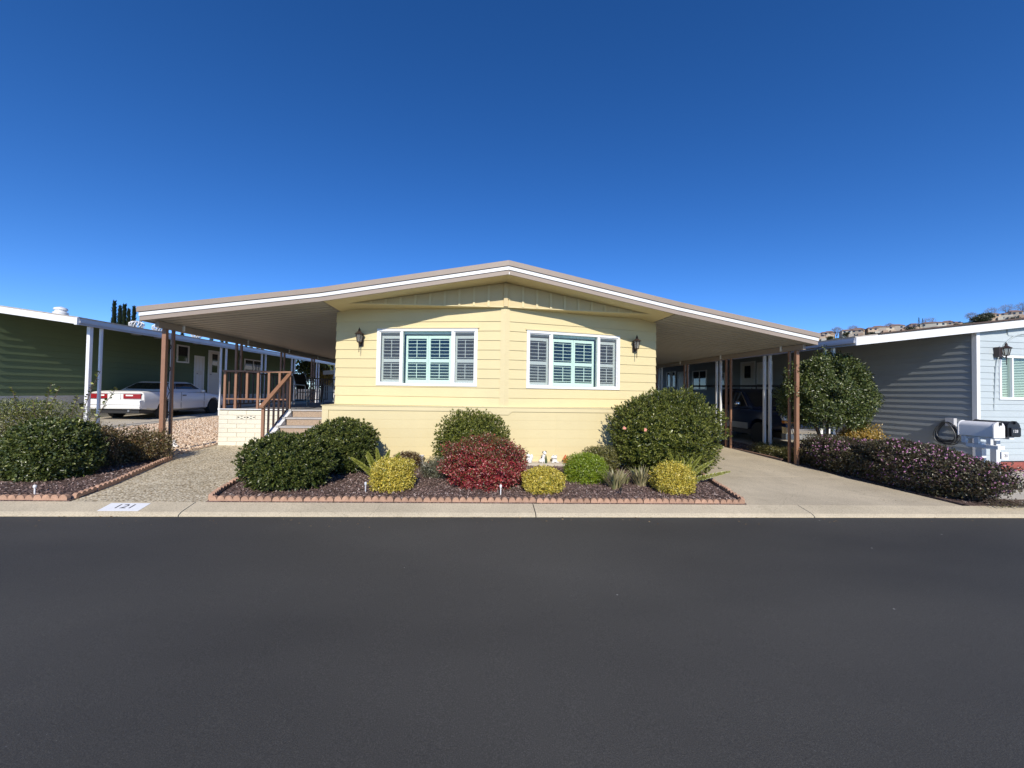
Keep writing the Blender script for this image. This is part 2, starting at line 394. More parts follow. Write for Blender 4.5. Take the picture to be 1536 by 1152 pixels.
# ------------------------------------------------------------------ the setting
def structure(o): o['kind'] = 'structure'; return o
def stuff(o): o['kind'] = 'stuff'; return o
def grid_sheet(name, xs, ys, zf, mat):
    nx, ny = len(xs), len(ys)
    m = MB(); m.add([(x, y, zf(x, y)) for y in ys for x in xs],
                    [(j*nx+i, j*nx+i+1, (j+1)*nx+i+1, (j+1)*nx+i) for j in range(ny-1) for i in range(nx-1)])
    return structure(m.build(name, mat))
XS = [-900, -400, -150, -80, -45, -25, -12, -6, 0, 6, 12, 25, 45, 80, 150, 400, 900]
grid_sheet('ground', XS, [-60, 5.1, 5.2, 5.3, 8, 12, 30, 80, 200, 900],
           lambda x, y: (road_z(x)-.08 if y < 5.15 else lot(x, max(y, 5.3))-.035), MATS['soil'])
grid_sheet('road', [-120, -45, -20, -10, 0, 10, 20, 45, 120], [-40, -10, 0, 4.97], lambda x, y: road_z(x), MATS['asphalt'])
kerb = structure(empty('kerb', (0, 5.1, 0)))
kj = [-42, -38, -34, -30, -26, -21.6, -17.2, -12.6, -8.0, -3.475, .815, 4.73, 9.0, 13.3, 17.6, 22, 26, 30, 34, 38, 42]
for a, b in zip(kj[:-1], kj[1:]):
    a += .006; b -= .006
    prof = [(4.955, -.05), (4.95, .012), (4.96, .020), (5.0, .042), (5.235, .092), (5.25, .086), (5.25, -.05)]
    m = MB(); m.loft([[(x, y, z+road_z(x)) for y, z in prof] for x in (a, b)])
    m.build('kerb_section', MATS['kerb_concrete'], kerb)
# painted house number on the kerb's sloping face
def kerb_top(x, y): return road_z(x) + .042 + (y-5.0)*.05/.235
m = MB(); xs = (-4.41, -3.965)
m.prism([(xs[0], 5.012, kerb_top(xs[0], 5.012)+.0015), (xs[1], 5.012, kerb_top(xs[1], 5.012)+.0015), (xs[1], 5.195, kerb_top(xs[1], 5.195)+.0015), (xs[0], 5.195, kerb_top(xs[0], 5.195)+.0015)], (0, 0, .002))
num = m.build('painted_number_panel', MATS['kerb_white'], kerb)
def text_mesh(name, txt, size, mat, parent, Mx, extrude=.0008, shear=0.0, sx=1.0):
    cu = bpy.data.curves.new('txt', 'FONT'); cu.body = txt; cu.size = size; cu.align_x = 'CENTER'; cu.align_y = 'CENTER'; cu.extrude = extrude; cu.shear = shear
    o = bpy.data.objects.new('txt', cu); COL.objects.link(o)
    dg = bpy.context.evaluated_depsgraph_get(); me = bpy.data.meshes.new_from_object(o.evaluated_get(dg))
    bpy.data.objects.remove(o, do_unlink=True)
    me.transform(Mx @ Matrix.Diagonal((sx, 1, 1, 1)))
    me.materials.clear(); me.materials.append(mat)
    a = [v.co.copy() for v in me.vertices]; c = sum(a, Vector())/len(a)
    me.transform(Matrix.Translation(-c)); return link(name, me, parent, c-wloc(parent))
ty = Vector((0, .235, .05)).normalized(); tx = Vector((1, 0, GX)).normalized(); tz = tx.cross(ty)
Mx = Matrix((tx, ty, tz)).transposed().to_4x4(); Mx.translation = (-4.19, 5.112, kerb_top(-4.19, 5.112)+.0045)
text_mesh('number_lettering', '121', .135, MATS['ink'], num, Mx, sx=1.15)

def slab(name, poly, mat, dz=0.0, th=.05, parent=None, zf=lot):
    m = MB(); m.prism([(x, y, zf(x, y)+dz) for x, y in poly], (0, 0, -th)); o = m.build(name, mat, parent)
    return o
WALK_L = [(-4.93, 5.255), (-5.01, 5.64), (-5.12, 6.08), (-5.38, 6.88), (-5.67, 7.88), (-5.92, 8.3), (-5.97, 9.7)]
structure(slab('walkway', WALK_L + [(-3.0, 9.7), (-3.0, 7.93), (-3.62, 7.93), (-3.62, 6.42), (-3.36, 5.255)], MATS['aggregate'], .006))
drv = structure(empty('driveway', (5.8, 7, 0)))
for y0, y1, xl0, xl1, xr0, xr1 in ((5.255, 7.1, 3.95, 4.36, 7.5, 7.45), (7.108, 10.3, 4.362, 4.5, 7.45, 7.6), (10.308, 14.0, 4.3, 4.3, 7.6, 7.6), (14.008, 18, 4.3, 4.3, 7.6, 7.6), (18.008, 25, 4.3, 4.3, 7.6, 7.6)):
    slab('concrete_slab', [(xl0, y0), (xr0, y0), (xr1, y1), (xl1, y1)], MATS['drive_concrete'], .006, .06, drv)
structure(slab('mulch_bed', [(-3.36, 5.255), (3.95, 5.255), (4.46, 7.44), (4.5, 8.9), (-3.0, 8.9), (-3.0, 7.93), (-3.62, 7.93), (-3.62, 6.42)], MATS['mulch_soil'], .02))
structure(slab('side_bed', [(-10.3, 5.255)] + WALK_L[:5] + [(-6.4, 8.2), (-10.3, 8.2)], MATS['mulch_soil'], .018))
structure(slab('gravel_yard', [(-10.3, 8.2), (-6.4, 8.2), (-5.67, 7.88), (-5.92, 8.3), (-5.97, 9.7), (-5.97, 26), (-10.3, 26)], MATS['gravel_bed'], .015))
structure(slab('neighbour_driveway', [(-13.5, 5.255), (-10.31, 5.255), (-10.31, 29), (-13.5, 29)], MATS['pale_concrete'], .03))
structure(slab('planting_strip', [(7.61, 5.255), (8.75, 5.255), (8.75, 26), (7.61, 26)], MATS['mulch_soil'], .015))
structure(slab('neighbour_drive', [(8.76, 5.255), (16, 5.255), (16, 7.95), (11.95, 7.95), (11.95, 26), (8.76, 26)], MATS['pale_concrete'], .004))
m = MB(); m.box(7.58, 7.66, 8.9, 16, -.1, .05); structure(m.build('brick_border', MATS['terracotta']))

# ------------------------------------------------------------------ lap siding and window builders
def subtract(board, cuts):
    s0, s1, z0, z1 = board; pieces = [board]
    for c0, c1, d0, d1 in cuts:
        out = []
        for p in pieces:
            a0, a1, b0, b1 = p
            if c1 <= a0 or c0 >= a1 or d1 <= b0 or d0 >= b1: out.append(p); continue
            if a0 < c0: out.append((a0, c0, b0, b1))
            if a1 > c1: out.append((c1, a1, b0, b1))
            l, r = max(a0, c0), min(a1, c1)
            if b0 < d0-.004: out.append((l, r, b0, d0))
            if b1 > d1+.004: out.append((l, r, d1, b1))
        pieces = out
    return pieces
def lap_wall(parent, p0, p1, zs, exposure, mat, cuts=(), proud=.020, rnd=None, ztop=None, joints=()):
    p0 = Vector((*p0, 0)); p1 = Vector((*p1, 0)); L = (p1-p0).length; t = (p1-p0)/L; n = Vector((t.y, -t.x, 0))
    for zb in zs:
        zt = zb+exposure
        segs = [(0, L)]
        for k, js in enumerate(joints):
            if (round(zb/exposure)+k) % 3 == 0:
                segs = [q for a, b in segs for q in ([(a, js-.002), (js+.002, b)] if a < js < b else [(a, b)])]
        for a, b in segs:
            for s0, s1, z0, z1 in subtract((a, b, zb, zt), cuts):
                over = .02 if abs(z1-zt) < 1e-6 else 0
                def off(z): return .004 + (proud-.004)*(1-(z-zb)/exposure)
                m = MB(); pts = []
                for z in (z0, z1+over):
                    o = max(off(z), .0015)
                    pts += [p0+t*s0+n*o+Vector((0, 0, z)), p0+t*s1+n*o+Vector((0, 0, z)), p0+t*s1-n*.012+Vector((0, 0, z)), p0+t*s0-n*.012+Vector((0, 0, z))]
                m.hexa(pts); m.build('siding_board', mat, parent)
class Frame:   # wall-local coordinates: s along, d outward, z up
    def __init__(f, p0, p1):
        f.p0 = Vector((*p0, 0)); d = Vector((*p1, 0))-f.p0; f.L = d.length; f.t = d/f.L; f.n = Vector((f.t.y, -f.t.x, 0))
    def P(f, s, d, z): return f.p0+f.t*s+f.n*d+Vector((0, 0, z))
    def box(f, m, s0, s1, d0, d1, z0, z1):
        return m.hexa([f.P(s0, d1, z0), f.P(s1, d1, z0), f.P(s1, d0, z0), f.P(s0, d0, z0), f.P(s0, d1, z1), f.P(s1, d1, z1), f.P(s1, d0, z1), f.P(s0, d0, z1)])
def ring(F, m, s0, s1, z0, z1, w, d0, d1):
    F.box(m, s0, s1, d0, d1, z0, z0+w); F.box(m, s0, s1, d0, d1, z1-w, z1)
    F.box(m, s0, s0+w, d0, d1, z0+w, z1-w); F.box(m, s1-w, s1, d0, d1, z0+w, z1-w)
def shutter_panel(win, F, s0, s1, z0, z1, tilt, d=-.085):
    m = MB(); st = .042
    zm = z0+(z1-z0)*.475
    F.box(m, s0, s0+st, d-.03, d, z0, z1); F.box(m, s1-st, s1, d-.03, d, z0, z1)
    F.box(m, s0+st, s1-st, d-.03, d-.001, z0, z0+.075); F.box(m, s0+st, s1-st, d-.03, d-.001, z1-.06, z1); F.box(m, s0+st, s1-st, d-.03, d-.001, zm-.035, zm+.035)
    m.build('shutter_frame', MATS['shutter_white'], win)
    for za, zb_ in ((z0+.075, zm-.035), (zm+.035, z1-.06)):
        k = 6; step = (zb_-za)/k
        for i in range(k):
            zc = za+step*(i+.5); m = MB(); hw = .036; c, s = math.cos(tilt), math.sin(tilt)
            pts = []
            for s_ in (s0+st+.002, s1-st-.002):
                for dd, zz in ((-hw, -.004), (hw, -.004), (hw, .004), (-hw, .004)):
                    pts.append(F.P(s_, d-.016+dd*c-zz*s, zc-dd*s+zz*c))
            m.hexa([pts[0], pts[1], pts[2], pts[3], pts[4], pts[5], pts[6], pts[7]])
            m.build('louver', MATS['shutter_white'], win)
        m = MB(); sm = (s0+s1)/2; F.box(m, sm-.006, sm+.006, d+.012, d+.022, za+.03, zb_-.03); m.build('tilt_rod', MATS['shutter_white'], win)
def front_window(house, F, s0, s1, z0, z1, label):
    win = empty('window', F.P((s0+s1)/2, 0, z0)-wloc(house)); win.parent = house; win['label'] = label
    m = MB(); ring(F, m, s0, s1, z0, z1, .055, -.06, .035); m.build('frame', MATS['white_vinyl'], win)
    w = s1-s0; a, b = s0+w*.252, s0+w*.757
    m = MB(); F.box(m, a-.028, a+.028, -.05, .03, z0+.055, z1-.055); m.build('mullion', MATS['white_vinyl'], win)
    m = MB(); F.box(m, b-.028, b+.028, -.05, .03, z0+.055, z1-.055); m.build('mullion', MATS['white_vinyl'], win)
    m = MB(); F.box(m, s0-.03, s1+.03, -.01, .05, z1+.001, z1+.028); m.build('head_trim', MATS['yellow_trim'], win)
    lights = ((s0+.055, a-.028, 1), (a+.028, b-.028, 0), (b+.028, s1-.055, 1))
    for l0, l1, scr in lights:
        if scr:
            m = MB(); ring(F, m, l0, l1, z0+.055, z1-.055, .022, -.02, .012); m.build('sash', MATS['white_vinyl'], win)
            q = .022
        else: q = 0
        m = MB(); F.box(m, l0+q, l1-q, -.012, -.008, z0+.055+q, z1-.055-q)
        m.build('pane', MATS['pane_screen' if scr else 'pane_glass'], win)
        if scr: shutter_panel(win, F, l0+.005, l1-.005, z0+.06, z1-.14, .13)
        else:
            mid = (l0+l1)/2
            shutter_panel(win, F, l0+.03, mid-.002, z0+.06, z1-.14, .10); shutter_panel(win, F, mid+.002, l1-.03, z0+.06, z1-.14, .10)
    # drywall return around the opening
    m = MB(); F.box(m, s0, s0+.04, -.22, -.061, z0, z1); F.box(m, s1-.04, s1, -.22, -.061, z0, z1); F.box(m, s0+.04, s1-.04, -.22, -.061, z0, z0+.04); F.box(m, s0+.04, s1-.04, -.22, -.061, z1-.1, z1)
    m.build('reveal', MATS['shutter_white'], win)
    return win

# ------------------------------------------------------------------ the yellow house
XC = .61; XL, XR, YC, YT = -3.04, 4.26, 8.76, 8.0
house = empty('house', (XC, 9, .1), 'pale yellow single storey house with low gable roof and two shuttered front windows', 'house')
TH = math.atan2(YC-YT, XC-XL)
laps = [1.275+.2*i for i in range(11)]
FL = Frame((XL, YC), (XC, YT)); FR = Frame((XC, YT), (XR, YC))
def sL(x): return (x-XL)/math.cos(TH)
def sR(x): return (x-XC)/math.cos(TH)
wL = (sL(-2.12), sL(.045), 1.70, 2.925); wR = (sR(1.075), sR(3.29), 1.685, 2.92)
lap_wall(house, (XL, YC), (XC, YT), laps[:10]+[3.275], .2, MATS['yellow_paint'], [wL]) if False else None
lap_wall(house, (XL, YC), (XC-.02, YT+.004), laps[:10], .2, MATS['yellow_paint'], [wL])
lap_wall(house, (XC+.02, YT+.004), (XR, YC), laps[:10], .2, MATS['yellow_paint'], [(wR[0]-.02, wR[1]-.02, wR[2], wR[3])])
for F in (FL, FR):
    m = MB(); F.box(m, .0, F.L, -.012, .006, 3.275, 3.40); m.build('frieze_board', MATS['yellow_paint'], house)
front_window(house, FL, *wL, 'wide shuttered window on the left half of the front')
front_window(house, FR, *wR, 'wide shuttered window on the right half of the front')
m = MB(); m.prism([(XC-.095, YT-.008, 1.285), (XC, YT-.030, 1.285), (XC+.095, YT-.008, 1.285), (XC+.095, YT+.05, 1.285), (XC-.095, YT+.05, 1.285)], (0, 0, 2.075)); m.build('centre_post', MATS['yellow_trim'], house)
# side walls
lap_wall(house, (XL, 24.0), (XL, YC+.003), laps[:10], .2, MATS['yellow_paint'])
lap_wall(house, (XR, YC+.003), (XR, 24.0), laps[:10], .2, MATS['yellow_paint'])
for x, s in ((XL, 1), (XR, -1)):
    m = MB(); m.box(min(x, x+s*.03)+(.012 if s > 0 else -.012), max(x, x+s*.03)+(.012 if s > 0 else -.012), YC+.02, 24, 3.26, 3.45); m.build('wall_top', MATS['yellow_paint'], house)
    m = MB(); m.box(min(x+s*.02, x+s*.05), max(x+s*.02, x+s*.05), 8.0, 24, lot(x, 9)-.1, 1.27); m.build('side_skirting', MATS['yellow_paint'], house)
m = MB(); m.box(XL, XR, 24.0, 24.1, .0, 3.45); m.build('rear_wall', MATS['yellow_paint'], house)
m = MB(); m.box(XL+.05, XR-.05, 8.85, 23.98, 1.0, 1.08); m.build('floor', MATS['room_dark'], house)
m = MB(); m.box(XL+.05, XR-.05, 12.2, 12.3, 1.09, 3.25); m.build('room_partition', MATS['room_dark'], house)
m = MB(); m.box(XL+.03, XR-.03, 8.9, 23.98, 3.28, 3.32); m.build('room_ceiling', MATS['shutter_white'], house)
# gable: panels, battens, bottom rail
def zbot(dx):  # underside of the roof at lateral distance dx from the ridge
    return 3.872-.163*dx
GXW = 3.56
def gy(dx): return 7.95+.05*dx
for s in (-1, 1):
    P = lambda dx, z, o=0: (XC+s*dx, gy(dx)-o, z)
    m = MB(); m.prism([P(0, 3.37), P(3.08, 3.37), P(0, 3.872)], (0, .03, 0)); m.build('gable_panel', MATS['gable_shade_paint'], house)
    for k in range(1, 11):
        dx = .30*k+.06
        zt = 3.872-.163*(dx+.02)
        if zt-3.37 < .03: break
        m = MB(); m.hexa([P(dx-.022, 3.372, .03), P(dx+.022, 3.372, .03), P(dx+.02, 3.372, .0), P(dx-.02, 3.372, 0), P(dx-.022, zt, .03), P(dx+.022, zt, .03), P(dx+.02, zt, 0), P(dx-.02, zt, 0)]); m.build('batten', MATS['yellow_trim'], house)
    # soffit shelf between the gable face and the angled wall
    m = MB(); m.prism([(XC, YT+.02, 3.355), (XC+s*3.66, YC+.02, 3.355), (XC+s*3.66, gy(3.66)+.05, 3.355), (XC+s*3.45, gy(3.45)-.02, 3.355), (XC, gy(0)-.02, 3.355)], (0, 0, .016)); m.build('shelf_soffit', MATS['yellow_trim'], house)
m = MB(); m.box(XC-.045, XC+.045, gy(0)-.045, gy(0)-.001, 3.372, 3.85); m.build('gable_post', MATS['gable_shade_paint'], house)
m = MB(); m.box(XC+.07, XC+.085, gy(0)-.02, gy(0)-.002, 3.372, 3.56); m.build('cable_clip', MATS['yellow_trim'], house)
# skirting below the shelf
SY = 7.95; zg = .10
seam = [-2.88, -.62, 1.70, 4.10]
ks = 6; zt_ = 1.19; step = (zt_-zg)/ks
for a, b in zip(seam[:-1], seam[1:]):
    for k in range(ks):
        m = MB(); m.box(a+.002, b-.002, SY, SY+.02, zg+k*step+.003, zg+(k+1)*step-.003); m.build('skirting_board', MATS['yellow_paint'], house)
m = MB(); m.box(-2.9, 4.12, SY+.004, SY+.025, zg, zt_); m.build('skirting_backing', MATS['yellow_trim'], house)
m = MB(); m.prism([(-3.0, SY-.018, 1.19), (.33, SY-.018, 1.19), (.40, SY-.018, 1.125), (.70, SY-.018, 1.125), (.78, SY-.018, 1.19), (4.23, SY-.018, 1.19), (4.23, SY-.018, 1.272), (-3.0, SY-.018, 1.272)], (0, .03, 0)); m.build('skirting_top_band', MATS['yellow_trim'], house)
for x0, x1 in ((-3.0, -2.88), (4.11, 4.23)):
    m = MB(); m.box(x0, x1, SY-.018, SY+.012, zg, 1.188); m.build('skirting_corner', MATS['yellow_trim'], house)
m = MB(); m.prism([(-3.02, SY-.03, 1.274), (4.25, SY-.03, 1.274), (4.25, YC+.1, 1.274), (XR, YC, 1.274), (XC, YT+.02, 1.274), (XL, YC, 1.274), (-3.02, YC+.1, 1.274)], (0, 0, .012)); m.build('ledge', MATS['yellow_trim'], house)
m = MB(); m.box(-3.0, 4.23, 7.70, SY+.01, -.05, .165); m.build('footing', MATS['pale_concrete'], house)
# roof
fy = lambda dx: 7.36+.09*dx
YB = 24.6
ZLo, ZRo = 2.855, 2.775; DL, DR = 7.03, 7.12
def strip(parent, name, mat, s, d0, z0, d1, z1, lo, hi, front, back):
    P = lambda dx, z, o: (XC+s*dx, fy(dx)+o, z)
    m = MB(); m.hexa([P(d0, z0+lo, front), P(d1, z1+lo, front), P(d1, z1+lo, back), P(d0, z0+lo, back), P(d0, z0+hi, front), P(d1, z1+hi, front), P(d1, z1+hi, back), P(d0, z0+hi, back)])
    return m.build(name, mat, parent)
roof = MB()
for s in (-1, 1):
    P = lambda dx, y, z: (XC+s*dx, y, z)
    zb0, zb1 = 3.872, 3.285
    roof.hexa([P(0, fy(0)+.03, zb0+.02), P(3.6, fy(3.6)+.03, zb1+.02), P(3.6, YB, zb1+.02), P(0, YB, zb0+.02), P(0, fy(0)+.03, zb0+.235), P(3.6, fy(3.6)+.03, zb1+.235), P(3.6, YB, zb1+.235), P(0, YB, zb0+.235)])
roof_o = roof.build('roof', MATS['roof_gravel'], house)
for s in (-1, 1):
    strip(house, 'soffit', MATS['yellow_trim'], s, 0, 3.872, 3.55, 3.2932, .004, .018, .03, 1.5)
    strip(house, 'lower_fascia', MATS['taupe_metal'], s, 0, 3.872, 3.6, 3.285, 0, .085, .0, .028)
    strip(house, 'white_fascia', MATS['white_metal'], s, 0, 3.872, 3.6, 3.285, .087, .155, -.018, .028)
    strip(house, 'roof_edge', MATS['taupe_metal'], s, 0, 3.872, 3.6, 3.285, .162, .262, -.04, .06)
m = MB(); m.loft([[(XC-.22, y, 4.097), (XC-.16, y, 4.175), (XC+.16, y, 4.175), (XC+.22, y, 4.097)] for y in (7.62, 24.4)]); m.build('ridge_cap', MATS['taupe_metal'], house)
m = MB(); m.box(XC+.005, XC+.018, fy(0)-.006, fy(0)+.0, 3.867, 3.917); m.build('fascia_joint', MATS['white_metal'], house)

# ------------------------------------------------------------------ carport awnings
def awning(s, D, Zo, label):
    root = empty('carport_awning', (XC+s*5.3, 12, lot(XC+s*5.3, 12)), label, 'carport', 'metal awnings either side of the yellow house')
    d0, d1 = 3.6, D; z0, z1 = 3.285, Zo
    X = lambda dx: XC+s*dx
    zz = lambda dx: z0+(z1-z0)*(dx-d0)/(d1-d0)
    m = MB(); m.hexa([(X(d0), fy(d0)+.03, z0+.09), (X(d1), fy(d1)+.03, z1+.09), (X(d1), YB, z1+.09), (X(d0), YB, z0+.09), (X(d0), fy(d0)+.03, z0+.235), (X(d1), fy(d1)+.03, z1+.235), (X(d1), YB, z1+.235), (X(d0), YB, z0+.235)])
    m.build('roof_deck', MATS['taupe_metal'], root)
    # ribbed pan underside: ribs run down the slope
    m = MB(); ys = []; y = 8.05
    while y < YB-.3:
        ys += [(y, .048), (y+.02, .012), (y+.17, .012), (y+.19, .048)]; y += .205
    ys.append((y, .048))
    vs_ = []
    for yy, h in ys:
        vs_ += [(X(d0), yy, z0+h), (X(d1-.06), yy, zz(d1-.06)+h)]
    fs = [(2*i, 2*i+1, 2*i+3, 2*i+2) for i in range(len(ys)-1)]
    m.add(vs_, fs)
    # front flat strip so the pan meets the fascia
    a = fy(d0)+.028; b = fy(d1)+.028
    m.add([(X(d0), a, z0+.013), (X(d1-.06), b, zz(d1-.06)+.013), (X(d1-.06), 8.05, zz(d1-.06)+.013), (X(d0), 8.05, z0+.013)], [(0, 1, 2, 3)])
    m.build('pan_ceiling', MATS['pan_metal'], root)
    strip(root, 'lower_fascia', MATS['taupe_metal'], s, d0, z0, d1, z1, 0, .085, .0, .028)
    strip(root, 'white_fascia', MATS['white_metal'], s, d0, z0, d1, z1, .087, .155, -.018, .028)
    strip(root, 'roof_edge', MATS['taupe_metal'], s, d0, z0, d1+.03, z1, .162, .262, -.04, .06)
    m = MB(); xa, xb = sorted((X(d1-.055), X(d1))); m.box(xa, xb, fy(d1)+.03, YB, z1+.0, z1+.15); m.build('gutter', MATS['taupe_metal'], root)
    xp = X(d1-.19); zp = zz(d1-.19)
    m = MB(); m.box(xp-.035, xp+.035, 8.16, YB-.1, zp-.12, zp+.008); m.build('eave_beam', MATS['taupe_metal'], root)
    for k in range(4):
        y0 = 8.37+2.335*k
        for j in (0, 1):
            yy = y0+.21*j; w = .038 if (k == 0 and j == 0) else .025
            m = MB(); m.box(xp-w, xp+w, yy-w, yy+w, lot(xp, yy)-.03, zp-.121); m.build('post', MATS['brown_post'], root, bevel=.006)
        # wrought scroll between the two posts
        m = MB(); zb_ = lot(xp, y0)+.25; n = 9; hh = (zp-.35-zb_)/n; pts = []
        for i in range(n*8+1):
            t = i/8; pts.append((xp+.0, y0+.105+.062*math.sin(math.pi*t), zb_+hh*t+.03*math.sin(2*math.pi*t)))
        m.tube(pts, .007, 5); m.build('scrollwork', MATS['iron'], root, smooth=60)
        m = MB(); m.box(xp-s*.05-.012, xp-s*.05+.012, y0+.4, y0+.44, zp-.10, zp+.03); m.build('bracket', MATS['white_metal'], root)
    return root
awning(-1, DL, ZLo, 'flat metal awning on paired brown posts over the porch, left of the house')
awning(1, DR, ZRo, 'flat metal carport awning on paired brown posts over the driveway, right of the house')

# ------------------------------------------------------------------ porch lanterns
def lantern(name, F, s, z, label, parent_group):
    b = F.P(s, .02, z); root = empty(name, b, label, 'lantern', parent_group)
    c = F.P(s, .135, z); 
    m = MB(); F.box(m, s-.045, s+.045, .02, .045, z-.16, z+.10); m.build('back_plate', MATS['lantern_black'], root, bevel=.01)
    m = MB(); m.tube([F.P(s, .04, z-.06), F.P(s, .09, z-.13), F.P(s, .135, z-.125), F.P(s, .135, z-.09)], .011, 6); m.build('arm', MATS['lantern_black'], root, smooth=60)
    m = MB(); m.lathe([(.045, -.09), (.05, -.075), (.03, -.07)], c, 6); m.build('base', MATS['lantern_black'], root)
    cage = MB()
    for k in range(6):
        a = math.pi/3*k; cage.bar((c[0]+.045*math.cos(a), c[1]+.045*math.sin(a), c[2]-.075), (c[0]+.075*math.cos(a), c[1]+.075*math.sin(a), c[2]+.09), .009, .009)
    cage.build('cage', MATS['lantern_black'], root)
    m = MB(); m.lathe([(.040, -.074), (.068, .088)], c, 6); m.build('glass_shade', MATS['lantern_glass'], root)
    m = MB(); m.lathe([(.095, .088), (.098, .097), (.06, .125), (.03, .15), (.022, .175), (.028, .185), (.012, .21), (.004, .235)], c, 12); m.build('cap', MATS['lantern_black'], root, smooth=40)
    m = MB(); m.tube([F.P(s, .135, z-.09), F.P(s, .135, z-.16), F.P(s, .135, z-.30)], [.016, .010, .006], 6); m.build('tail', MATS['lantern_black'], root, smooth=60)
    return root
lantern('wall_lantern', FL, sL(-2.46), 2.70, 'black wall lantern left of the left front window', 'wall lanterns on the yellow house')
lantern('wall_lantern', FR, sR(3.66), 2.72, 'black wall lantern right of the right front window', 'wall lanterns on the yellow house')

# ------------------------------------------------------------------ porch, steps, rails
porch = empty('porch', (-4.5, 11, lot(-4.5, 11)), 'raised porch with cream block front wall beside the house', 'porch')
m = MB(); m.box(-5.93, -4.37, 9.655, 16.2, .98, 1.085); m.box(-4.369, -3.06, 9.43, 16.2, .98, 1.084); m.build('porch_floor', MATS['deck_floor'], porch)
wall = empty('block_wall', Vector((-5.2, 9.62, .25))-wloc(porch)); wall.parent = porch
m = MB(); m.box(-5.94, -4.42, 9.632, 9.70, .1, 1.06); m.build('mortar', MATS['mortar'], wall)
ch = (1.06-.235)/8
for r in range(8):
    z = .235+r*ch; x = -5.95 - (.2 if r % 2 else 0)
    xs_ = []
    while x < -4.43:
        a, b = max(x, -5.95), min(x+.402, -4.41)
        if b-a > .03: xs_.append((a, b))
        x += .406
    for a, b in xs_:
        if r == 6 and a > -5.62 and b < -4.9:    # pierced screen blocks
            for aa, bb in ((a, (a+b)/2-.003), ((a+b)/2+.003, b)):
                m = MB(); ring(Frame((0, 0), (1, 0)), m, aa, bb, z+.003, z+ch-.004, .012, -9.65, -9.62)
                zc = z+ch/2; m.bar((aa+.01, 9.635, z+.012), (bb-.01, 9.635, z+ch-.014), .03, .016, (0, 1, 0)); m.bar((aa+.01, 9.636, z+ch-.014), (bb-.01, 9.636, z+.012), .03, .016, (0, 1, 0))
                m.build('screen_block', MATS['block_paint'], wall)
                m = MB(); m.box(aa+.01, bb-.01, 9.6295, 9.6315, z+.01, z+ch-.012); m.build('hole_shade', MATS['figurine_black'], wall)  # black sheet painted in as the shade inside the pierced holes
        else:
            m = MB(); m.box(a+.003, b-.003, 9.62, 9.65, z+.003, z+ch-.004); m.build('block', MATS['block_paint'], wall, bevel=.004)
m = MB(); m.box(-5.97, -4.40, 9.60, 9.72, 1.086, 1.105); m.build('cap', MATS['white_paint'], porch)
m = MB(); m.box(-5.95, -5.88, 9.71, 16.2, .1, 1.06); m.build('side_wall', MATS['block_paint'], porch)
steps = empty('entry_steps', (-3.6, 8.8, lot(-3.6, 8.8)), 'concrete entry steps with brown risers climbing to the porch', 'steps')
for k in range(5):
    z = 1.115-.168*k; y = 9.34-.28*k
    m = MB(); m.box(-4.18, -3.06, y+.012, y+.30 if k else 9.5, max(z-.40, .1), z-.035); m.build('riser', MATS['riser'], steps)
    m = MB(); m.box(-4.20, -3.055, y-.012, (y+.29 if k else 9.42), z-.034, z); m.build('tread', MATS['tread'], steps, bevel=.008)
m = MB(); m.prism([(-4.36, 9.6, .15), (-4.36, 9.6, 1.10), (-4.36, 9.38, 1.10), (-4.36, 8.05, .34), (-4.36, 8.05, .15)], (.155, 0, 0)); m.build('cheek_wall', MATS['white_paint'], steps)
for k in range(5):
    z = 1.115-.168*k; y = 9.34-.28*k
    m = MB(); m.box(-4.26, -4.203, y-.02, y+.26, z-.10, z+.012); m.build('step_end', MATS['light_grey_metal'], steps)
hr = empty('stair_handrail', (-4.32, 8.9, .4), 'brown wooden handrail sloping down the entry steps', 'handrail')
xh = -4.33; ya, za_, yb, zb_ = 8.36, 1.235, 9.48, 1.93
m = MB(); m.bar((xh, ya-.05, za_-.03), (xh, yb, zb_), .09, .05); m.build('top_rail', MATS['brown_post'], hr, bevel=.006)
slope = (zb_-za_)/(yb-ya)
m = MB(); m.bar((xh, ya+.02, .50), (xh, yb-.06, .50+(yb-.08-ya)*.60), .03, .03); m.build('bottom_rail', MATS['dark_brown'], hr)
for i in range(6):
    y = ya+.03+i*.205; w = .026 if i in (0, 5) else .016
    zl = lot(xh, y)+.0 if i == 0 else (1.08 if i == 5 else .50+(y-ya-.02)*.60)
    m = MB(); m.box(xh-w, xh+w, y-w, y+w, zl, za_+(y-ya)*slope-.03); m.build('baluster', MATS['brown_post'], hr)
pr = empty('porch_railing', (-5.2, 9.66, 1.1), 'brown porch railing of square posts above the block wall', 'railing')
m = MB(); m.box(-5.9, -4.36, 9.625, 9.695, 1.97, 2.01); m.build('top_rail', MATS['brown_post'], pr)
m = MB(); m.box(-5.82, -4.40, 9.645, 9.675, 1.32, 1.35); m.build('bottom_rail', MATS['brown_post'], pr)
for i, x in enumerate((-5.85, -5.61, -5.36, -5.115, -4.87, -4.63, -4.40)):
    zl = 1.106 if i in (0, 1, 3, 6) else 1.352
    m = MB(); m.box(x-.024, x+.024, 9.636, 9.684, zl, 1.969); m.build('baluster', MATS['brown_post'], pr)
sr = empty('side_railing', (-5.9, 13, 1.1), 'long dark railing along the left edge and back of the porch', 'railing')
m = MB(); m.box(-5.93, -5.87, 9.75, 16.15, 1.97, 2.005); m.build('top_rail', MATS['dark_brown'], sr)
m = MB(); m.box(-5.915, -5.885, 9.75, 16.15, 1.18, 1.21); m.build('bottom_rail', MATS['dark_brown'], sr)
bal = MB(); bal.box(-.014, .014, -.014, .014, 0, .76); bal_me = bal.mesh('baluster', MATS['dark_brown'])
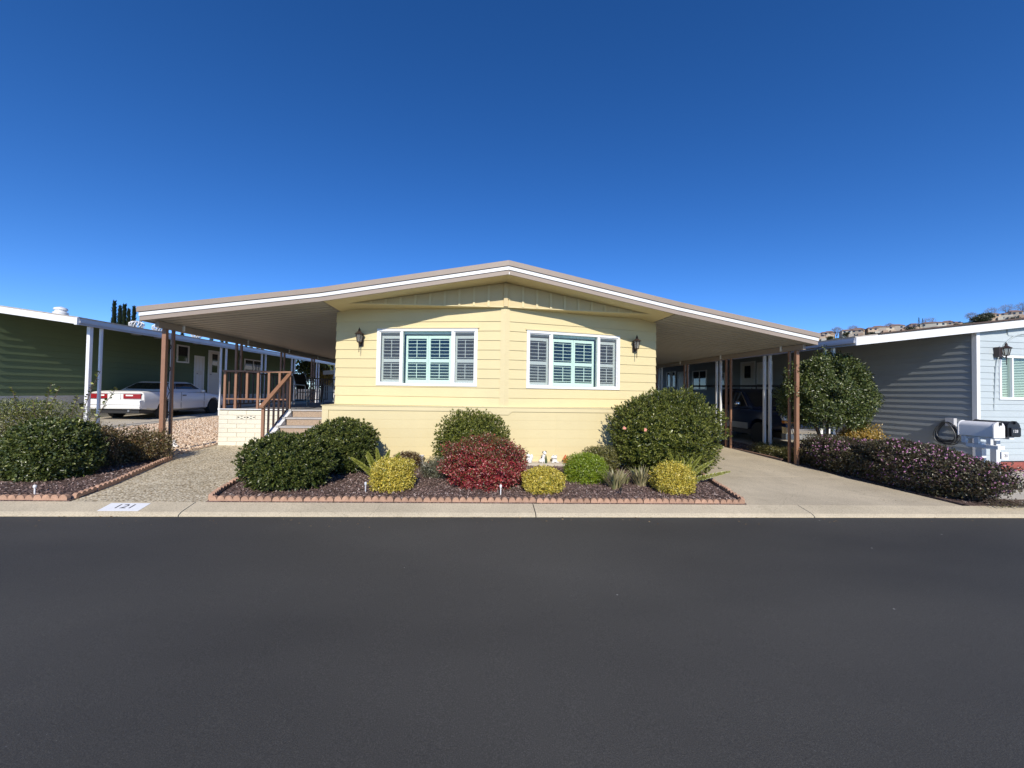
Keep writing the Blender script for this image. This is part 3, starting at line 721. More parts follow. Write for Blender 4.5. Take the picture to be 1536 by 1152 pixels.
for i in range(32): link('baluster', bal_me, sr, Vector((-5.9, 9.9+.2*i, 1.21))-wloc(sr))
m = MB(); m.box(-5.85, -3.1, 16.10, 16.16, 1.97, 2.005); m.build('top_rail', MATS['dark_brown'], sr)
for i in range(14): link('baluster', bal_me, sr, Vector((-5.7+.2*i, 16.13, 1.21))-wloc(sr))
def patio_chair(loc, rz, label):
    root = empty('patio_chair', loc, label, 'chair', 'patio chairs on the porch', rz)
    g = MATS['light_grey_metal']
    for sx in (-.26, .26):
        m = MB(); m.tube([(sx, -.28, 0), (sx, -.20, .42), (sx, -.18, .62), (sx, .20, .64), (sx, .30, .62)], .014, 6); m.build('side_frame', g, root, smooth=60, local=True)
        m = MB(); m.tube([(sx, .30, 0), (sx*.96, .16, .40), (sx*.94, .22, .62), (sx*.9, .40, 1.02)], .014, 6); m.build('back_leg', g, root, smooth=60, local=True)
    for ya_, za2 in ((.40, 1.02), (-.20, .42), (.16, .40)):
        m = MB(); m.tube([(-.25, ya_, za2), (.25, ya_, za2)], .013, 6); m.build('cross_bar', g, root, smooth=60, local=True)
    m = MB(); m.hexa([(-.24, -.20, .415), (.24, -.20, .415), (.24, .17, .395), (-.24, .17, .395), (-.24, -.20, .425), (.24, -.20, .425), (.24, .17, .405), (-.24, .17, .405)]); m.build('seat', MATS['black_plastic'], root, local=True)
    m = MB(); m.hexa([(-.22, .19, .50), (.22, .19, .50), (.22, .20, .50), (-.22, .20, .50), (-.22, .385, .98), (.22, .385, .98), (.22, .395, .98), (-.22, .395, .98)]); m.build('backrest', MATS['black_plastic'], root, local=True)
    return root
patio_chair((-5.25, 12.7, 1.086), rad(65), 'grey metal patio chair nearer the porch railing')
patio_chair((-4.55, 13.1, 1.086), rad(-20), 'grey metal patio chair nearer the house wall on the porch')
# ------------------------------------------------------------------ neighbour on the left (green)
gh = empty('green_house', (-15, 18, lot(-15, 18)), 'dark green neighbouring house with white trimmed carport, at the left edge', 'house')
GWX = -13.4
lap_wall(gh, (GWX, 11.9), (GWX, 27.5), [1.26+.2*i for i in range(12)], .2, MATS['green_siding'], proud=.030)
lap_wall(gh, (-21, 11.9), (GWX, 11.9), [1.26+.2*i for i in range(12)], .2, MATS['green_siding'])
m = MB(); m.box(-21, GWX-.02, 27.4, 27.5, .1, 3.7); m.build('rear_wall', MATS['green_siding'], gh)
for i in range(24):
    y = 11.9+.42*i; m = MB(); m.box(GWX-.02, GWX, y+.004, y+.416, lot(GWX, y)-.05, 1.255); m.build('skirting_panel', MATS['grey_skirt'], gh)
m = MB(); m.box(GWX-.02, GWX, 21.98, 27.5, lot(GWX, 24)-.05, 1.255); m.build('skirting_panel', MATS['grey_skirt'], gh)
m = MB(); m.box(GWX, GWX+.02, 14.06, 14.5, .84, .99); m.build('skirting_vent', MATS['black_plastic'], gh)
m = MB(); m.box(GWX-.001, GWX+.025, 11.9, 27.5, 1.20, 1.262); m.build('drip_band', MATS['grey_skirt'], gh)
GE, GF = -10.6, 11.3; gsl = .13
m = MB(); zr = 3.23+gsl*(GE+17.3)*-1
rz_ = 3.23+gsl*(17.3-10.6)
prof = [(GE, 3.23+.1), (-17.3, rz_+.1), (-24, 3.33), (-24, 3.45), (-17.3, rz_+.26), (GE, 3.49)]
m.prism([(x, GF+.03, z-.06) for x, z in prof], (0, 29.2-GF, 0)); m.build('roof', MATS['roof_gravel'], gh)
m = MB(); m.hexa([(-17.3, GF, rz_+.0), (GE, GF, 3.23), (GE, GF+.028, 3.23), (-17.3, GF+.028, rz_), (-17.3, GF, rz_+.165), (GE, GF, 3.395), (GE, GF+.028, 3.395), (-17.3, GF+.028, rz_+.165)]); m.build('front_fascia', MATS['white_metal'], gh)
m = MB(); m.box(GE-.06, GE+.012, GF-.012, GF+.05, 3.215, 3.405); m.build('fascia_cap', MATS['white_metal'], gh)
m = MB()
for z0, z1, o in ((3.225, 3.27, .0), (3.272, 3.33, .035), (3.332, 3.385, .015)): m.box(GE-.08, GE+o, GF+.052, 29.2, z0, z1)
m.build('gutter', MATS['galv'], gh)
for k, y0 in enumerate((11.75, 14.12, 16.75, 19.42, 22.05, 24.85, 27.4)):
    for j in (0, 1):
        m = MB(); w = .045 if (k == 0 and j == 0) else .03; yy = y0+.3*j; m.box(-10.72-w, -10.72+w, yy-w, yy+w, lot(-10.7, yy), 3.224); m.build('carport_post', MATS['white_metal'], gh, bevel=.006)
def wall_window(parent, x, s, y0, y1, z0, z1, mull=True, slat=False):
    w = empty('window', Vector((x, (y0+y1)/2, z0))-wloc(parent)); w.parent = parent
    xa, xb = sorted((x+s*.022, x+s*.06)); t = .06
    m = MB(); m.box(xa, xb, y0, y1, z0, z0+t); m.box(xa, xb, y0, y1, z1-t, z1); m.box(xa, xb, y0, y0+t, z0+t, z1-t); m.box(xa, xb, y1-t, y1, z0+t, z1-t)
    if mull: m.box(xa, xb, (y0+y1)/2-.02, (y0+y1)/2+.02, z0+t, z1-t)
    m.build('frame', MATS['white_vinyl'], w)
    xa, xb = sorted((x+s*.023, x+s*.035)); m = MB(); m.box(xa, xb, y0+t, y1-t, z0+t, z1-t); m.build('pane', MATS['dark_glass'], w)
def wall_door(parent, x, s, y0, y1, z0, z1, glass=None):
    d = empty('door', Vector((x, (y0+y1)/2, z0))-wloc(parent)); d.parent = parent
    xa, xb = sorted((x+s*.022, x+s*.05)); m = MB(); m.box(xa, xb, y0-.07, y0, z0, z1+.07); m.box(xa, xb, y1, y1+.07, z0, z1+.07); m.box(xa, xb, y0, y1, z1, z1+.07); m.build('door_frame', MATS['white_vinyl'], d)
    xa, xb = sorted((x+s*.022, x+s*.04)); m = MB(); m.box(xa, xb, y0+.004, y1-.004, z0, z1-.004); m.build('door_leaf', MATS['door_white'], d)
    xa, xb = sorted((x+s*.041, x+s*.046)); w = y1-y0
    if glass:
        m = MB(); m.box(xa, xb, y0+w*.25, y1-w*.25, z0+glass[0], z0+glass[1]); m.build('door_glass', MATS['dark_glass'], d)
    else:
        for i in range(2):
            for za, zb_ in ((.15, .9), (1.1, 1.75)):
                m = MB(); m.box(xa, xb, y0+w*(.12+.42*i), y0+w*(.44+.42*i), z0+za, z0+zb_); m.build('door_panel', MATS['white_vinyl'], d)
    m = MB(); m.ell((x+s*.07, y0+.07, z0+.95), (.03, .03, .03), 8, 6); m.build('door_handle', MATS['chrome'], d, smooth=60)
wall_window(gh, GWX, 1, 17.8, 18.46, 2.66, 3.44, False)
wall_door(gh, GWX, 1, 18.85, 19.3, 1.27, 2.98); wall_door(gh, GWX, 1, 19.68, 20.38, 1.27, 3.32, (1.05, 1.95))
wall_window(gh, GWX, 1, 22.2, 23.7, 2.45, 3.2)
def roof_vent(x, y, z, r, h, label, turbine):
    root = empty('roof_vent', (x, y, z), label, 'roof vent', 'vents on the green house roof')
    m = MB(); m.lathe([(r*.7, -.1), (r*.7, h*.45)], (x, y, z), 14); m.build('vent_pipe', MATS['galv'], root, smooth=50)
    m = MB()
    if turbine:
        for k in range(14):
            a = 2*math.pi*k/14
            pts = [(x+q*math.cos(a+.5*t), y+q*math.sin(a+.5*t), z+h*(.45+.55*t)) for t, q in ((0, r*.75), (.3, r*1.05), (.7, r*1.05), (1, r*.6))]
            m.tube(pts, .016, 5)
        m.lathe([(r*.62, h*.97), (r*.3, h*1.06), (.01, h*1.08)], (x, y, z), 14)
    else:
        m.lathe([(r*1.1, h*.45), (r*1.15, h*.6), (r*.85, h*.66), (r*.85, h*.74), (r*1.05, h*.78), (r*.95, h*.9), (.02, h)], (x, y, z), 14)
    m.build('vent_cap', MATS['white_metal'], root, smooth=40)
roof_vent(-14.5, 14.4, 3.78, .17, .52, 'white stacked round vent nearest the left edge, on the green house roof', False)
roof_vent(-13.0, 15.55, 3.62, .20, .40, 'white turbine vent on the green house roof below the tall cypresses', True)
roof_vent(-13.0, 16.5, 3.62, .20, .44, 'white turbine vent on the green house roof just left of the brown posts', True)
roof_vent(-13.0, 18.4, 3.62, .18, .46, 'white turbine vent on the green house roof farthest to the right', True)

# ------------------------------------------------------------------ neighbour on the right (pale blue)
bh = empty('blue_house', (14, 14, lot(14, 14)), 'pale blue neighbouring house with lap siding and white fascia, at the right edge', 'house')
BX, BY = 11.95, 8.1
bz = [.12+.152*i for i in range(21)]
lap_wall(bh, (BX, 25.0), (BX, BY+.05), bz, .152, MATS['blue_siding_shaded'], proud=.026, joints=(13.6, 15.2))
FB = Frame((BX+.05, BY), (18, BY))
wB = (.60, 2.2, 1.60, 2.68)
lap_wall(bh, (BX+.07, BY), (18, BY), bz[:20], .152, MATS['blue_siding'], [(wB[0]-.02, wB[1]-.02, wB[2], wB[3])], proud=.018)
for zb_ in (3.16, 3.312, 3.464):
    lap_wall(bh, (8.6+(zb_+.172-2.79)/.126, BY), (18, BY), [zb_], .152, MATS['blue_siding'], proud=.018)
m = MB(); m.prism([(BX+.07, BY+.014, 3.12), (18, BY+.014, 3.12), (15.3, BY+.014, 3.63), (BX+.07, BY+.014, 3.215)], (0, .05, 0)); m.build('gable_backing', MATS['blue_siding'], bh)
m = MB(); m.box(BX-.03, BX+.07, BY-.03, BY+.06, .05, 3.22); m.build('corner_board', MATS['white_paint'], bh)
m = MB(); m.box(BX+.02, 18, 24.9, 25.0, 0, 3.3); m.build('rear_wall', MATS['blue_siding'], bh)
m = MB(); m.box(BX+.1, 18, 9.6, 9.7, .2, 3.3); m.build('room_partition', MATS['room_dark'], bh)
for i in range(14):
    m = MB(); m.box(BX-.01+.3*i, BX+.285+.3*i, BY-.12, BY-.035, lot(13, 8)-.03, .105); m.build('base_brick', MATS['red_brick'], bh)
win = empty('window', FB.P(1.4, 0, 1.6)-wloc(bh)); win.parent = bh
m = MB(); ring(FB, m, *wB, .06, -.06, .035); FB.box(m, .98, 1.03, -.05, .03, wB[2]+.06, wB[3]-.06); m.build('frame', MATS['white_vinyl'], win)
m = MB(); FB.box(m, wB[0]+.06, wB[1]-.06, -.012, -.008, wB[2]+.06, wB[3]-.06); m.build('pane', MATS['pane_glass'], win)
for i in range(24):
    z = wB[2]+.07+i*.04; m = MB(); pts = []
    for s_ in (wB[0]+.07, wB[1]-.07):
        pts += [FB.P(s_, -.07, z+.012), FB.P(s_, -.045, z-.008), FB.P(s_, -.045, z-.006), FB.P(s_, -.07, z+.014)]
    m.hexa(pts); m.build('blind_slat', MATS['shutter_white'], win)
m = MB(); pts = [(BX+.49, BY-.02, 1.35)]
for i in range(17):
    a = math.pi*(1-i/16); pts.append((BX+1.45+.92*math.cos(a)*1.0, BY-.028, 2.2+1.02*math.sin(a)))
pts.append((BX+2.40, BY-.02, 1.35)); m.tube(pts, .017, 6); m.build('arch_trim', MATS['blue_siding'], bh, smooth=60)
BE, BF = 8.42, 7.95; bsl = .126; brz = 2.76+bsl*(15.3-BE)
prof = [(BE, 2.79), (15.3, brz+.03), (22, 2.79), (22, 2.93), (15.3, brz+.22), (BE, 2.965)]
m = MB(); m.prism([(x, BF+.03, z) for x, z in prof], (0, 25.2-BF, 0)); m.build('roof', MATS['roof_gravel'], bh)
m = MB(); m.hexa([(BE, BF, 2.76), (15.3, BF, brz), (15.3, BF+.028, brz), (BE, BF+.028, 2.76), (BE, BF, 2.935), (15.3, BF, brz+.175), (15.3, BF+.028, brz+.175), (BE, BF+.028, 2.935)]); m.build('front_fascia', MATS['white_metal'], bh)
m = MB(); m.hexa([(BE+.6, BF-.03, 2.96+.6*bsl), (15.3, BF-.03, brz+.20), (15.3, BF+.6, brz+.20), (BE+.6, BF+.6, 2.96+.6*bsl), (BE+.6, BF-.03, 2.985+.6*bsl), (15.3, BF-.03, brz+.24), (15.3, BF+.6, brz+.24), (BE+.6, BF+.6, 2.985+.6*bsl)]); m.build('roof_edge', MATS['dark_brown'], bh)
m = MB()
for z0, z1, o in ((2.765, 2.81, .0), (2.812, 2.87, .035), (2.872, 2.925, .015)): m.box(BE-o, BE+.08, BF+.03, 25.2, z0, z1)
m.build('gutter', MATS['galv'], bh)
for k, y0 in enumerate((8.6, 10.46, 12.53, 14.4, 16.3, 18.2)):
    for j in (0, 1):
        yy = y0+.2*j; m = MB(); m.box(8.55-.032, 8.55+.032, yy-.032, yy+.032, lot(8.75, yy)-.02, 2.77); m.build('carport_post', MATS['white_metal'], bh, bevel=.006)
wall_window(bh, BX, -1, 20.7, 21.1, 2.0, 2.92, False); wall_window(bh, BX, -1, 21.2, 21.6, 2.0, 2.92, False)
wall_door(bh, BX, -1, 19.97, 20.42, .85, 2.8); wall_window(bh, BX, -1, 18.0, 19.15, 1.85, 2.85)
wall_window(bh, BX, -1, 16.7, 17.0, 1.9, 2.65, False)
wall_door(bh, BX, -1, 14.98, 15.66, .95, 2.98, (1.4, 1.92)); wall_door(bh, BX, -1, 14.1, 14.75, .95, 2.9)
# porch light on the blue house
ln = lantern('coach_lantern', FB, .62, 2.74, 'black coach lantern on the front of the pale blue house', None)
m = MB(); FB.box(m, .44, .54, .02, .12, 2.62, 2.86); m.build('junction_box', MATS['lantern_black'], ln, bevel=.008)
# hose on the side wall
hs_ = empty('garden_hose', (BX-.08, 8.6, .5), 'black garden hose coiled on a reel on the blue side wall', 'hose')
m = MB(); m.box(BX-.12, BX-.022, 8.45, 8.62, .92, 1.12); m.build('hose_bracket', MATS['grey_plastic'], hs_)
rnd = random.Random(5)
m = MB()
for k in range(7):
    w = .26+.05*rnd.random(); d = .46+.12*rnd.random(); yc = 8.60+.10*(rnd.random()-.5)
    m.tube([(BX-.07-.01*k+.0, yc+w*math.sin(a)*(.5+.5*(1-math.cos(a))/2), 1.02-d*(1-math.cos(a))/2) for a in [2*math.pi*i/20 for i in range(21)]], .013, 6)
m.build('hose_loops', MATS['hose'], hs_, smooth=60)

# both neighbours stand slightly askew to the yellow house
def swing(objs, piv, ang, shift=(0, 0)):
    R = Matrix.Rotation(ang, 4, 'Z'); pv = Vector((*piv, 0)); sh = Vector((*shift, 0))
    for o in objs:
        o.location = pv+sh+R @ (Vector(o.location)-pv); o.rotation_euler.z += ang
swing([gh]+[o for o in COL.objects if o.name.startswith('roof_vent') and o.parent is None], (-10.6, 11.3), -rad(4))
swing([bh, ln, hs_], (11.95, 8.1), rad(3))

# ------------------------------------------------------------------ vehicles
def section(y, zb, zt, w, r=.06):
    return [(-w*.86, y, zb), (w*.86, y, zb), (w*.97, y, zb+.06), (w, y, zb+(zt-zb)*.45), (w*.985, y, zt-.10), (w*.94, y, zt-.03), (w*.80, y, zt), (-w*.80, y, zt), (-w*.94, y, zt-.03), (-w*.985, y, zt-.10), (-w, y, zb+(zt-zb)*.45), (-w*.97, y, zb+.06)]
def body_with_arches(name, secs, mat, root, arches, r, half):
    m = MB(); m.loft([section(*s) for s in secs]); o = m.build(name, mat, root, local=True, smooth=35)
    for (yy, zz) in arches:
        c = MB(); c.lathe([(r, -half*1.3), (r, half*1.3)], (0, yy, zz), 28, 'x'); co = c.build('cut', None, None)
        co.location = Vector(co.location)+Vector(root.location)
        md = o.modifiers.new('b', 'BOOLEAN'); md.object = co; md.operation = 'DIFFERENCE'; md.solver = 'EXACT'
        bake(o); bpy.data.objects.remove(co, do_unlink=True)
    o.data.polygons.foreach_set('use_smooth', [True]*len(o.data.polygons)); o.data.set_sharp_from_angle(angle=rad(35))
    return o
def wheel(root, x, y, r, w, s):
    wh = empty('wheel', (x, y, r)); wh.parent = root
    m = MB(); m.lathe([(r*.62, -w/2), (r*.93, -w/2), (r, -w*.38), (r, w*.38), (r*.93, w/2), (r*.62, w/2)], (x, y, r), 24, 'x'); o = m.build('tyre', MATS['rubber'], None, smooth=40); o.parent = wh; o.location = Vector(o.location)-Vector((x, y, r))
    m = MB(); m.lathe([(r*.62, -w*.30), (r*.62, w*.30)], (x, y, r), 24, 'x')
    for k in range(6):
        a = 2*math.pi*k/6; m.bar((x+s*w*.36, y+.04*math.cos(a), r+.04*math.sin(a)), (x+s*w*.36, y+r*.6*math.cos(a), r+r*.6*math.sin(a)), .05, .02, (1, 0, 0))
    o = m.build('rim', MATS['alloy'], None, smooth=40); o.parent = wh; o.location = Vector(o.location)-Vector((x, y, r))
car = empty('white_coupe', (-12.02, 14.15, lot(-12.0, 15)+.03), 'white two door coupe parked nose in beside the green house', 'car')
bpy.context.view_layer.update()
secs = [(.02, .46, .90, .79), (.08, .36, .945, .845), (.5, .30, .975, .862), (1.2, .27, .975, .865), (2.2, .26, .955, .865), (3.1, .26, .935, .86), (3.9, .28, .85, .85), (4.35, .32, .76, .81), (4.5, .40, .68, .74)]
body_with_arches('body', secs, MATS['car_white'], car, [(1.0, .33), (3.56, .33)], .375, .9)
m = MB(); m.loft([[(-.76, 1.0, .95), (.76, 1.0, .95), (.765, 3.2, .93), (-.765, 3.2, .93)], [(-.70, 1.18, 1.06), (.70, 1.18, 1.06), (.71, 2.98, 1.05), (-.71, 2.98, 1.05)], [(-.60, 1.55, 1.27), (.60, 1.55, 1.27), (.60, 2.55, 1.285), (-.60, 2.55, 1.285)], [(-.52, 1.70, 1.325), (.52, 1.70, 1.325), (.52, 2.40, 1.33), (-.52, 2.40, 1.33)]]); m.build('cabin', MATS['car_white'], car, local=True, smooth=30)
def quad_panel(root, name, pts, off, mat):
    P = [Vector(p) for p in pts]; n = (P[1]-P[0]).cross(P[3]-P[0]).normalized()*off
    m = MB(); m.prism([p+n*.2 for p in P], n); return m.build(name, mat, root, local=True)
quad_panel(car, 'rear_window', [(-.62, 1.13, 1.04), (.62, 1.13, 1.04), (.54, 1.52, 1.262), (-.54, 1.52, 1.262)], .012, MATS['dark_glass'])
quad_panel(car, 'windscreen', [(.62, 3.03, 1.04), (-.62, 3.03, 1.04), (-.54, 2.59, 1.27), (.54, 2.59, 1.27)], .012, MATS['dark_glass'])
for s in (1, -1):
    q = [(s*.713, 1.62, 1.055), (s*.717, 2.86, 1.05), (s*.612, 2.50, 1.268), (s*.612, 1.72, 1.258)]
    qa = [(s*.711, 1.30, 1.06), (s*.713, 1.58, 1.055), (s*.612, 1.68, 1.258), (s*.612, 1.60, 1.258)]
    quad_panel(car, 'side_window', q if s > 0 else [q[1], q[0], q[3], q[2]], .012, MATS['dark_glass'])
    quad_panel(car, 'quarter_window', qa if s > 0 else [qa[1], qa[0], qa[3], qa[2]], .012, MATS['dark_glass'])
    m = MB(); m.box(min(s*.862, s*.868), max(s*.862, s*.868), 1.70, 1.708, .34, .93); m.box(min(s*.862, s*.868), max(s*.862, s*.868), 2.95, 2.958, .34, .90); m.build('door_seam', MATS['black_plastic'], car, local=True)
    m = MB(); m.box(min(s*.85, s*.876), max(s*.85, s*.876), 1.78, 1.95, .80, .835); m.build('door_handle', MATS['black_plastic'], car, local=True)
    m = MB(); m.box(min(s*.86, s*.874), max(s*.86, s*.874), 1.42, 3.15, .555, .60); m.build('side_moulding', MATS['car_white'], car, local=True)
    m = MB(); m.ell((s*.90, 2.80, .985), (.10, .06, .06), 10, 7); m.build('mirror', MATS['car_white'], car, local=True, smooth=60)
    tl = empty('tail_light', (s*.55, .0, .68)); tl.parent = car
    for nm, mt, xa, xb, za, zb_, yy in (('red_lens', 'tail_red', .25, .79, .715, .87, -.004), ('reverse_lens', 'lens_white', .33, .55, .80, .842, -.010)):
        m = MB(); m.box(min(s*xa, s*xb), max(s*xa, s*xb), yy, .06, za, zb_); o = m.build(nm, MATS[mt], None); o.parent = tl; o.location = Vector(o.location)-Vector((s*.55, 0, .68))
m = MB(); m.loft([[(-.83, y, zb), (.83, y, zb), (.85, y+.0, zb+.1), (.83, y, zt), (-.83, y, zt), (-.85, y, zb+.1)] for y, zb, zt in ((-.10, .42, .62), (-.07, .37, .66), (.20, .36, .67))]); m.build('rear_bumper', MATS['car_white'], car, local=True, smooth=30)
for za in (.692, .885):
    m = MB(); m.box(-.80, .80, .005, .03, za, za+.007); m.build('boot_seam', MATS['black_plastic'], car, local=True)
m = MB(); m.box(-.84, .84, -.106, -.09, .50, .512); m.build('bumper_groove', MATS['black_plastic'], car, local=True)
m = MB(); m.box(-.16, .16, -.012, .02, .70, .86); m.build('number_plate', MATS['plate_white'], car, local=True)
m = MB(); m.box(-.75, .75, .0, 4.3, .22, .32); m.build('underbody', MATS['black_plastic'], car, local=True)
m = MB(); m.tube([(.45, -.04, .30), (.45, .3, .30)], .03, 8); m.build('exhaust', MATS['alloy'], car, local=True)
for sx in (-1, 1):
    for yy in (1.0, 3.56): wheel(car, sx*.76, yy, .32, .2, sx)

truck = empty('blue_pickup_truck', (10.05, 10.6, lot(10.3, 11)+.01), 'dark blue pickup truck with silver sills and ladder rack parked beside the blue house', 'truck')
bpy.context.view_layer.update()
secs = [(.0, .62, 1.02, .86), (.06, .56, 1.08, .94), (.6, .5, 1.14, .965), (1.35, .48, 1.18, .97), (2.4, .47, 1.20, .975), (3.2, .47, 1.20, .975), (4.6, .48, 1.22, .97), (5.25, .52, 1.22, .955)]
body_with_arches('body', secs, MATS['truck_blue'], truck, [(.95, .40), (4.2, .40)], .47, 1.0)
m = MB(); m.loft([[(-.90, 1.30, 1.17), (.90, 1.30, 1.17), (.90, 3.25, 1.19), (-.90, 3.25, 1.19)], [(-.76, 1.95, 1.76), (.76, 1.95, 1.76), (.76, 3.10, 1.78), (-.76, 3.10, 1.78)], [(-.66, 2.10, 1.84), (.66, 2.10, 1.84), (.66, 2.98, 1.85), (-.66, 2.98, 1.85)]]); m.build('cab', MATS['truck_blue'], truck, local=True, smooth=30)
quad_panel(truck, 'windscreen', [(-.80, 1.38, 1.235), (.80, 1.38, 1.235), (.70, 1.90, 1.72), (-.70, 1.90, 1.72)], .012, MATS['dark_glass'])
for s in (1, -1):
    q = [(s*.885, 1.62, 1.235), (s*.883, 2.45, 1.24), (s*.782, 2.45, 1.71), (s*.782, 2.02, 1.70)]
    q2 = [(s*.883, 2.52, 1.24), (s*.883, 3.12, 1.245), (s*.782, 3.02, 1.71), (s*.782, 2.52, 1.71)]
    for nm, qq in (('side_window', q), ('rear_side_window', q2)): quad_panel(truck, nm, qq if s > 0 else [qq[1], qq[0], qq[3], qq[2]], .012, MATS['dark_glass'])
    m = MB(); m.tube([(s*.90, 1.55, 1.235), (s*.80, 2.0, 1.715)], .02, 6); m.build('window_trim', MATS['chrome'], truck, local=True)
    m = MB(); m.box(min(s*.955, s*.985), max(s*.955, s*.985), 1.45, 3.70, .50, .70); m.build('silver_sill', MATS['truck_silver'], truck, local=True)
    m = MB(); m.ell((s*1.10, 1.75, 1.33), (.11, .07, .10), 10, 7); m.build('mirror', MATS['chrome'], truck, local=True, smooth=60)
    m = MB(); m.box(min(s*.62, s*.93), max(s*.62, s*.93), -.03, .10, .88, 1.04); m.build('headlight', MATS['lens_white'], truck, local=True, bevel=.01)
    m = MB(); m.box(min(s*.62, s*.93), max(s*.62, s*.93), -.032, .10, .80, .876); m.build('indicator', MATS['amber'], truck, local=True, bevel=.01)
m = MB(); m.box(-.60, .60, -.02, .03, .80, 1.03); m.build('grille', MATS['black_plastic'], truck, local=True)
for k in range(4):
    m = MB(); m.box(-.59, .59, -.034, -.018, .82+.055*k, .845+.055*k); m.build('grille_bar', MATS['chrome'], truck, local=True)
m = MB(); m.loft([[(-.98, -.02, .50), (.98, -.02, .50), (.98, .0, .70), (-.98, .0, .70)], [(-.95, -.14, .50), (.95, -.14, .50), (.95, -.13, .69), (-.95, -.13, .69)], [(-.93, -.16, .55), (.93, -.16, .55), (.93, -.16, .65), (-.93, -.16, .65)]]); m.build('front_bumper', MATS['chrome'], truck, local=True, smooth=30)
m = MB(); m.box(-.90, .90, -.06, .1, .33, .49); m.build('air_dam', MATS['truck_silver'], truck, local=True)
m = MB(); m.box(.10, .41, -.18, -.165, .50, .66); m.build('number_plate', MATS['plate_white'], truck, local=True)
m = MB(); m.box(-.8, .8, .2, 5.1, .32, .5); m.build('chassis', MATS['black_plastic'], truck, local=True)
rack = MB()
for sx in (-.82, .82):
    rack.tube([(sx, .9, 1.93), (sx, 5.15, 1.99)], .022, 6); rack.tube([(sx, 5.1, 1.22), (sx, 4.9, 1.98)], .02, 6); rack.tube([(sx, 3.35, 1.22), (sx, 3.35, 1.96)], .02, 6)
for yy in (1.2, 3.35, 4.95): rack.tube([(-.82, yy, 1.955), (.82, yy, 1.955)], .02, 6)
rack.build('ladder_rack', MATS['black_plastic'], truck, local=True, smooth=60)
for sx in (-1, 1):
    for yy in (.95, 4.2): wheel(truck, sx*.86, yy, .38, .24, sx)
# ------------------------------------------------------------------ vegetation
def np_mesh(name, V, Fa, mat, rnd=None):
    me = bpy.data.meshes.new(name); nv = len(V); nf = len(Fa); k = Fa.shape[1]
    me.vertices.add(nv); me.vertices.foreach_set('co', V.astype(np.float32).ravel())
    me.loops.add(nf*k); me.loops.foreach_set('vertex_index', Fa.astype(np.int32).ravel())
    me.polygons.add(nf); me.polygons.foreach_set('loop_start', np.arange(0, nf*k, k, dtype=np.int32)); me.polygons.foreach_set('loop_total', np.full(nf, k, dtype=np.int32))
    if rnd is not None:
        at = me.attributes.new('rnd', 'FLOAT', 'POINT'); at.data.foreach_set('value', rnd.astype(np.float32))
    me.update(calc_edges=True); me.materials.append(mat); return me
def unit(a): return a/np.maximum(np.linalg.norm(a, axis=1, keepdims=True), 1e-9)
def leaf_arrays(P, axis, nrm, L, W, fold=.25):
    axis = unit(axis); side = unit(np.cross(axis, nrm)); nrm = np.cross(side, axis)
    N = len(P); V = np.empty((N, 4, 3))
    V[:, 0] = P; mid = P+axis*(L*.45)[:, None]
    V[:, 1] = mid+side*(W*.5)[:, None]+nrm*(W*fold)[:, None]; V[:, 2] = P+axis*L[:, None]; V[:, 3] = mid-side*(W*.5)[:, None]+nrm*(W*fold)[:, None]
    b = np.arange(N)[:, None]*4
    Fa = np.concatenate([b+np.array([[0, 1, 2]]), b+np.array([[0, 2, 3]])])
    return V.reshape(-1, 3), Fa
def leaf_obj(name, P, axis, nrm, L, W, mat, parent, rng, off, fold=.25, rnd=None):
    V, Fa = leaf_arrays(P, axis, nrm, L, W, fold)
    r = np.repeat(rng.random(len(P)) if rnd is None else rnd, 4)
    return link(name, np_mesh(name, V, Fa, mat, r), parent, off)
def lumps(D, rng, k=5, freq=3.0):
    s = np.zeros(len(D))
    for i in range(k):
        w = rng.normal(size=3)*freq; s += np.sin(D@w+rng.random()*6.28)
    return s/k
def shrub_points(rng, n, rx, ry, h, lump=.10, boxy=2.6, inner=.35, base=.0, low=-.75):
    D = unit(rng.normal(size=(n*2, 3))); D = D[D[:, 2] > low][:n]
    A = np.abs(D)
    rz = h*.55; r = 1.0/(A**boxy).sum(1)**(1/boxy); S3 = np.array([rx, ry, rz])
    lm = 1+lump*lumps(D, rng, 5, 3.2)+lump*.8*lumps(D, rng, 4, 8)+lump*.5*lumps(D, rng, 4, 17)
    dent = np.clip(lumps(D, rng, 4, 10)-.28, 0, 1)*.55*(lump/.1); lm = lm-dent
    t = np.where(rng.random(len(D)) < inner, .60+.33*rng.random(len(D)), 1-.20*rng.random(len(D))**1.4+.07*rng.random(len(D))**4)
    P = D*S3*(r*lm*t)[:, None]; P[:, 2] += h*.46+base
    N = unit(D/S3)
    k = P[:, 2] > .015
    return P[k], N[k]
def stems(root, rng, rx, ry, h, n=6, r=.016):
    m = MB()
    for i in range(n):
        a = 6.28*i/n+rng.random(); d = .25+.45*rng.random()
        m.tube([(.06*math.cos(a), .06*math.sin(a), -.05), (rx*d*.4*math.cos(a), ry*d*.4*math.sin(a), h*.3), (rx*d*math.cos(a), ry*d*math.sin(a), h*(.6+.15*rng.random()))], [r, r*.8, r*.4], 6)
    return m.build('stems', MATS['bark'], root, smooth=60, local=True)
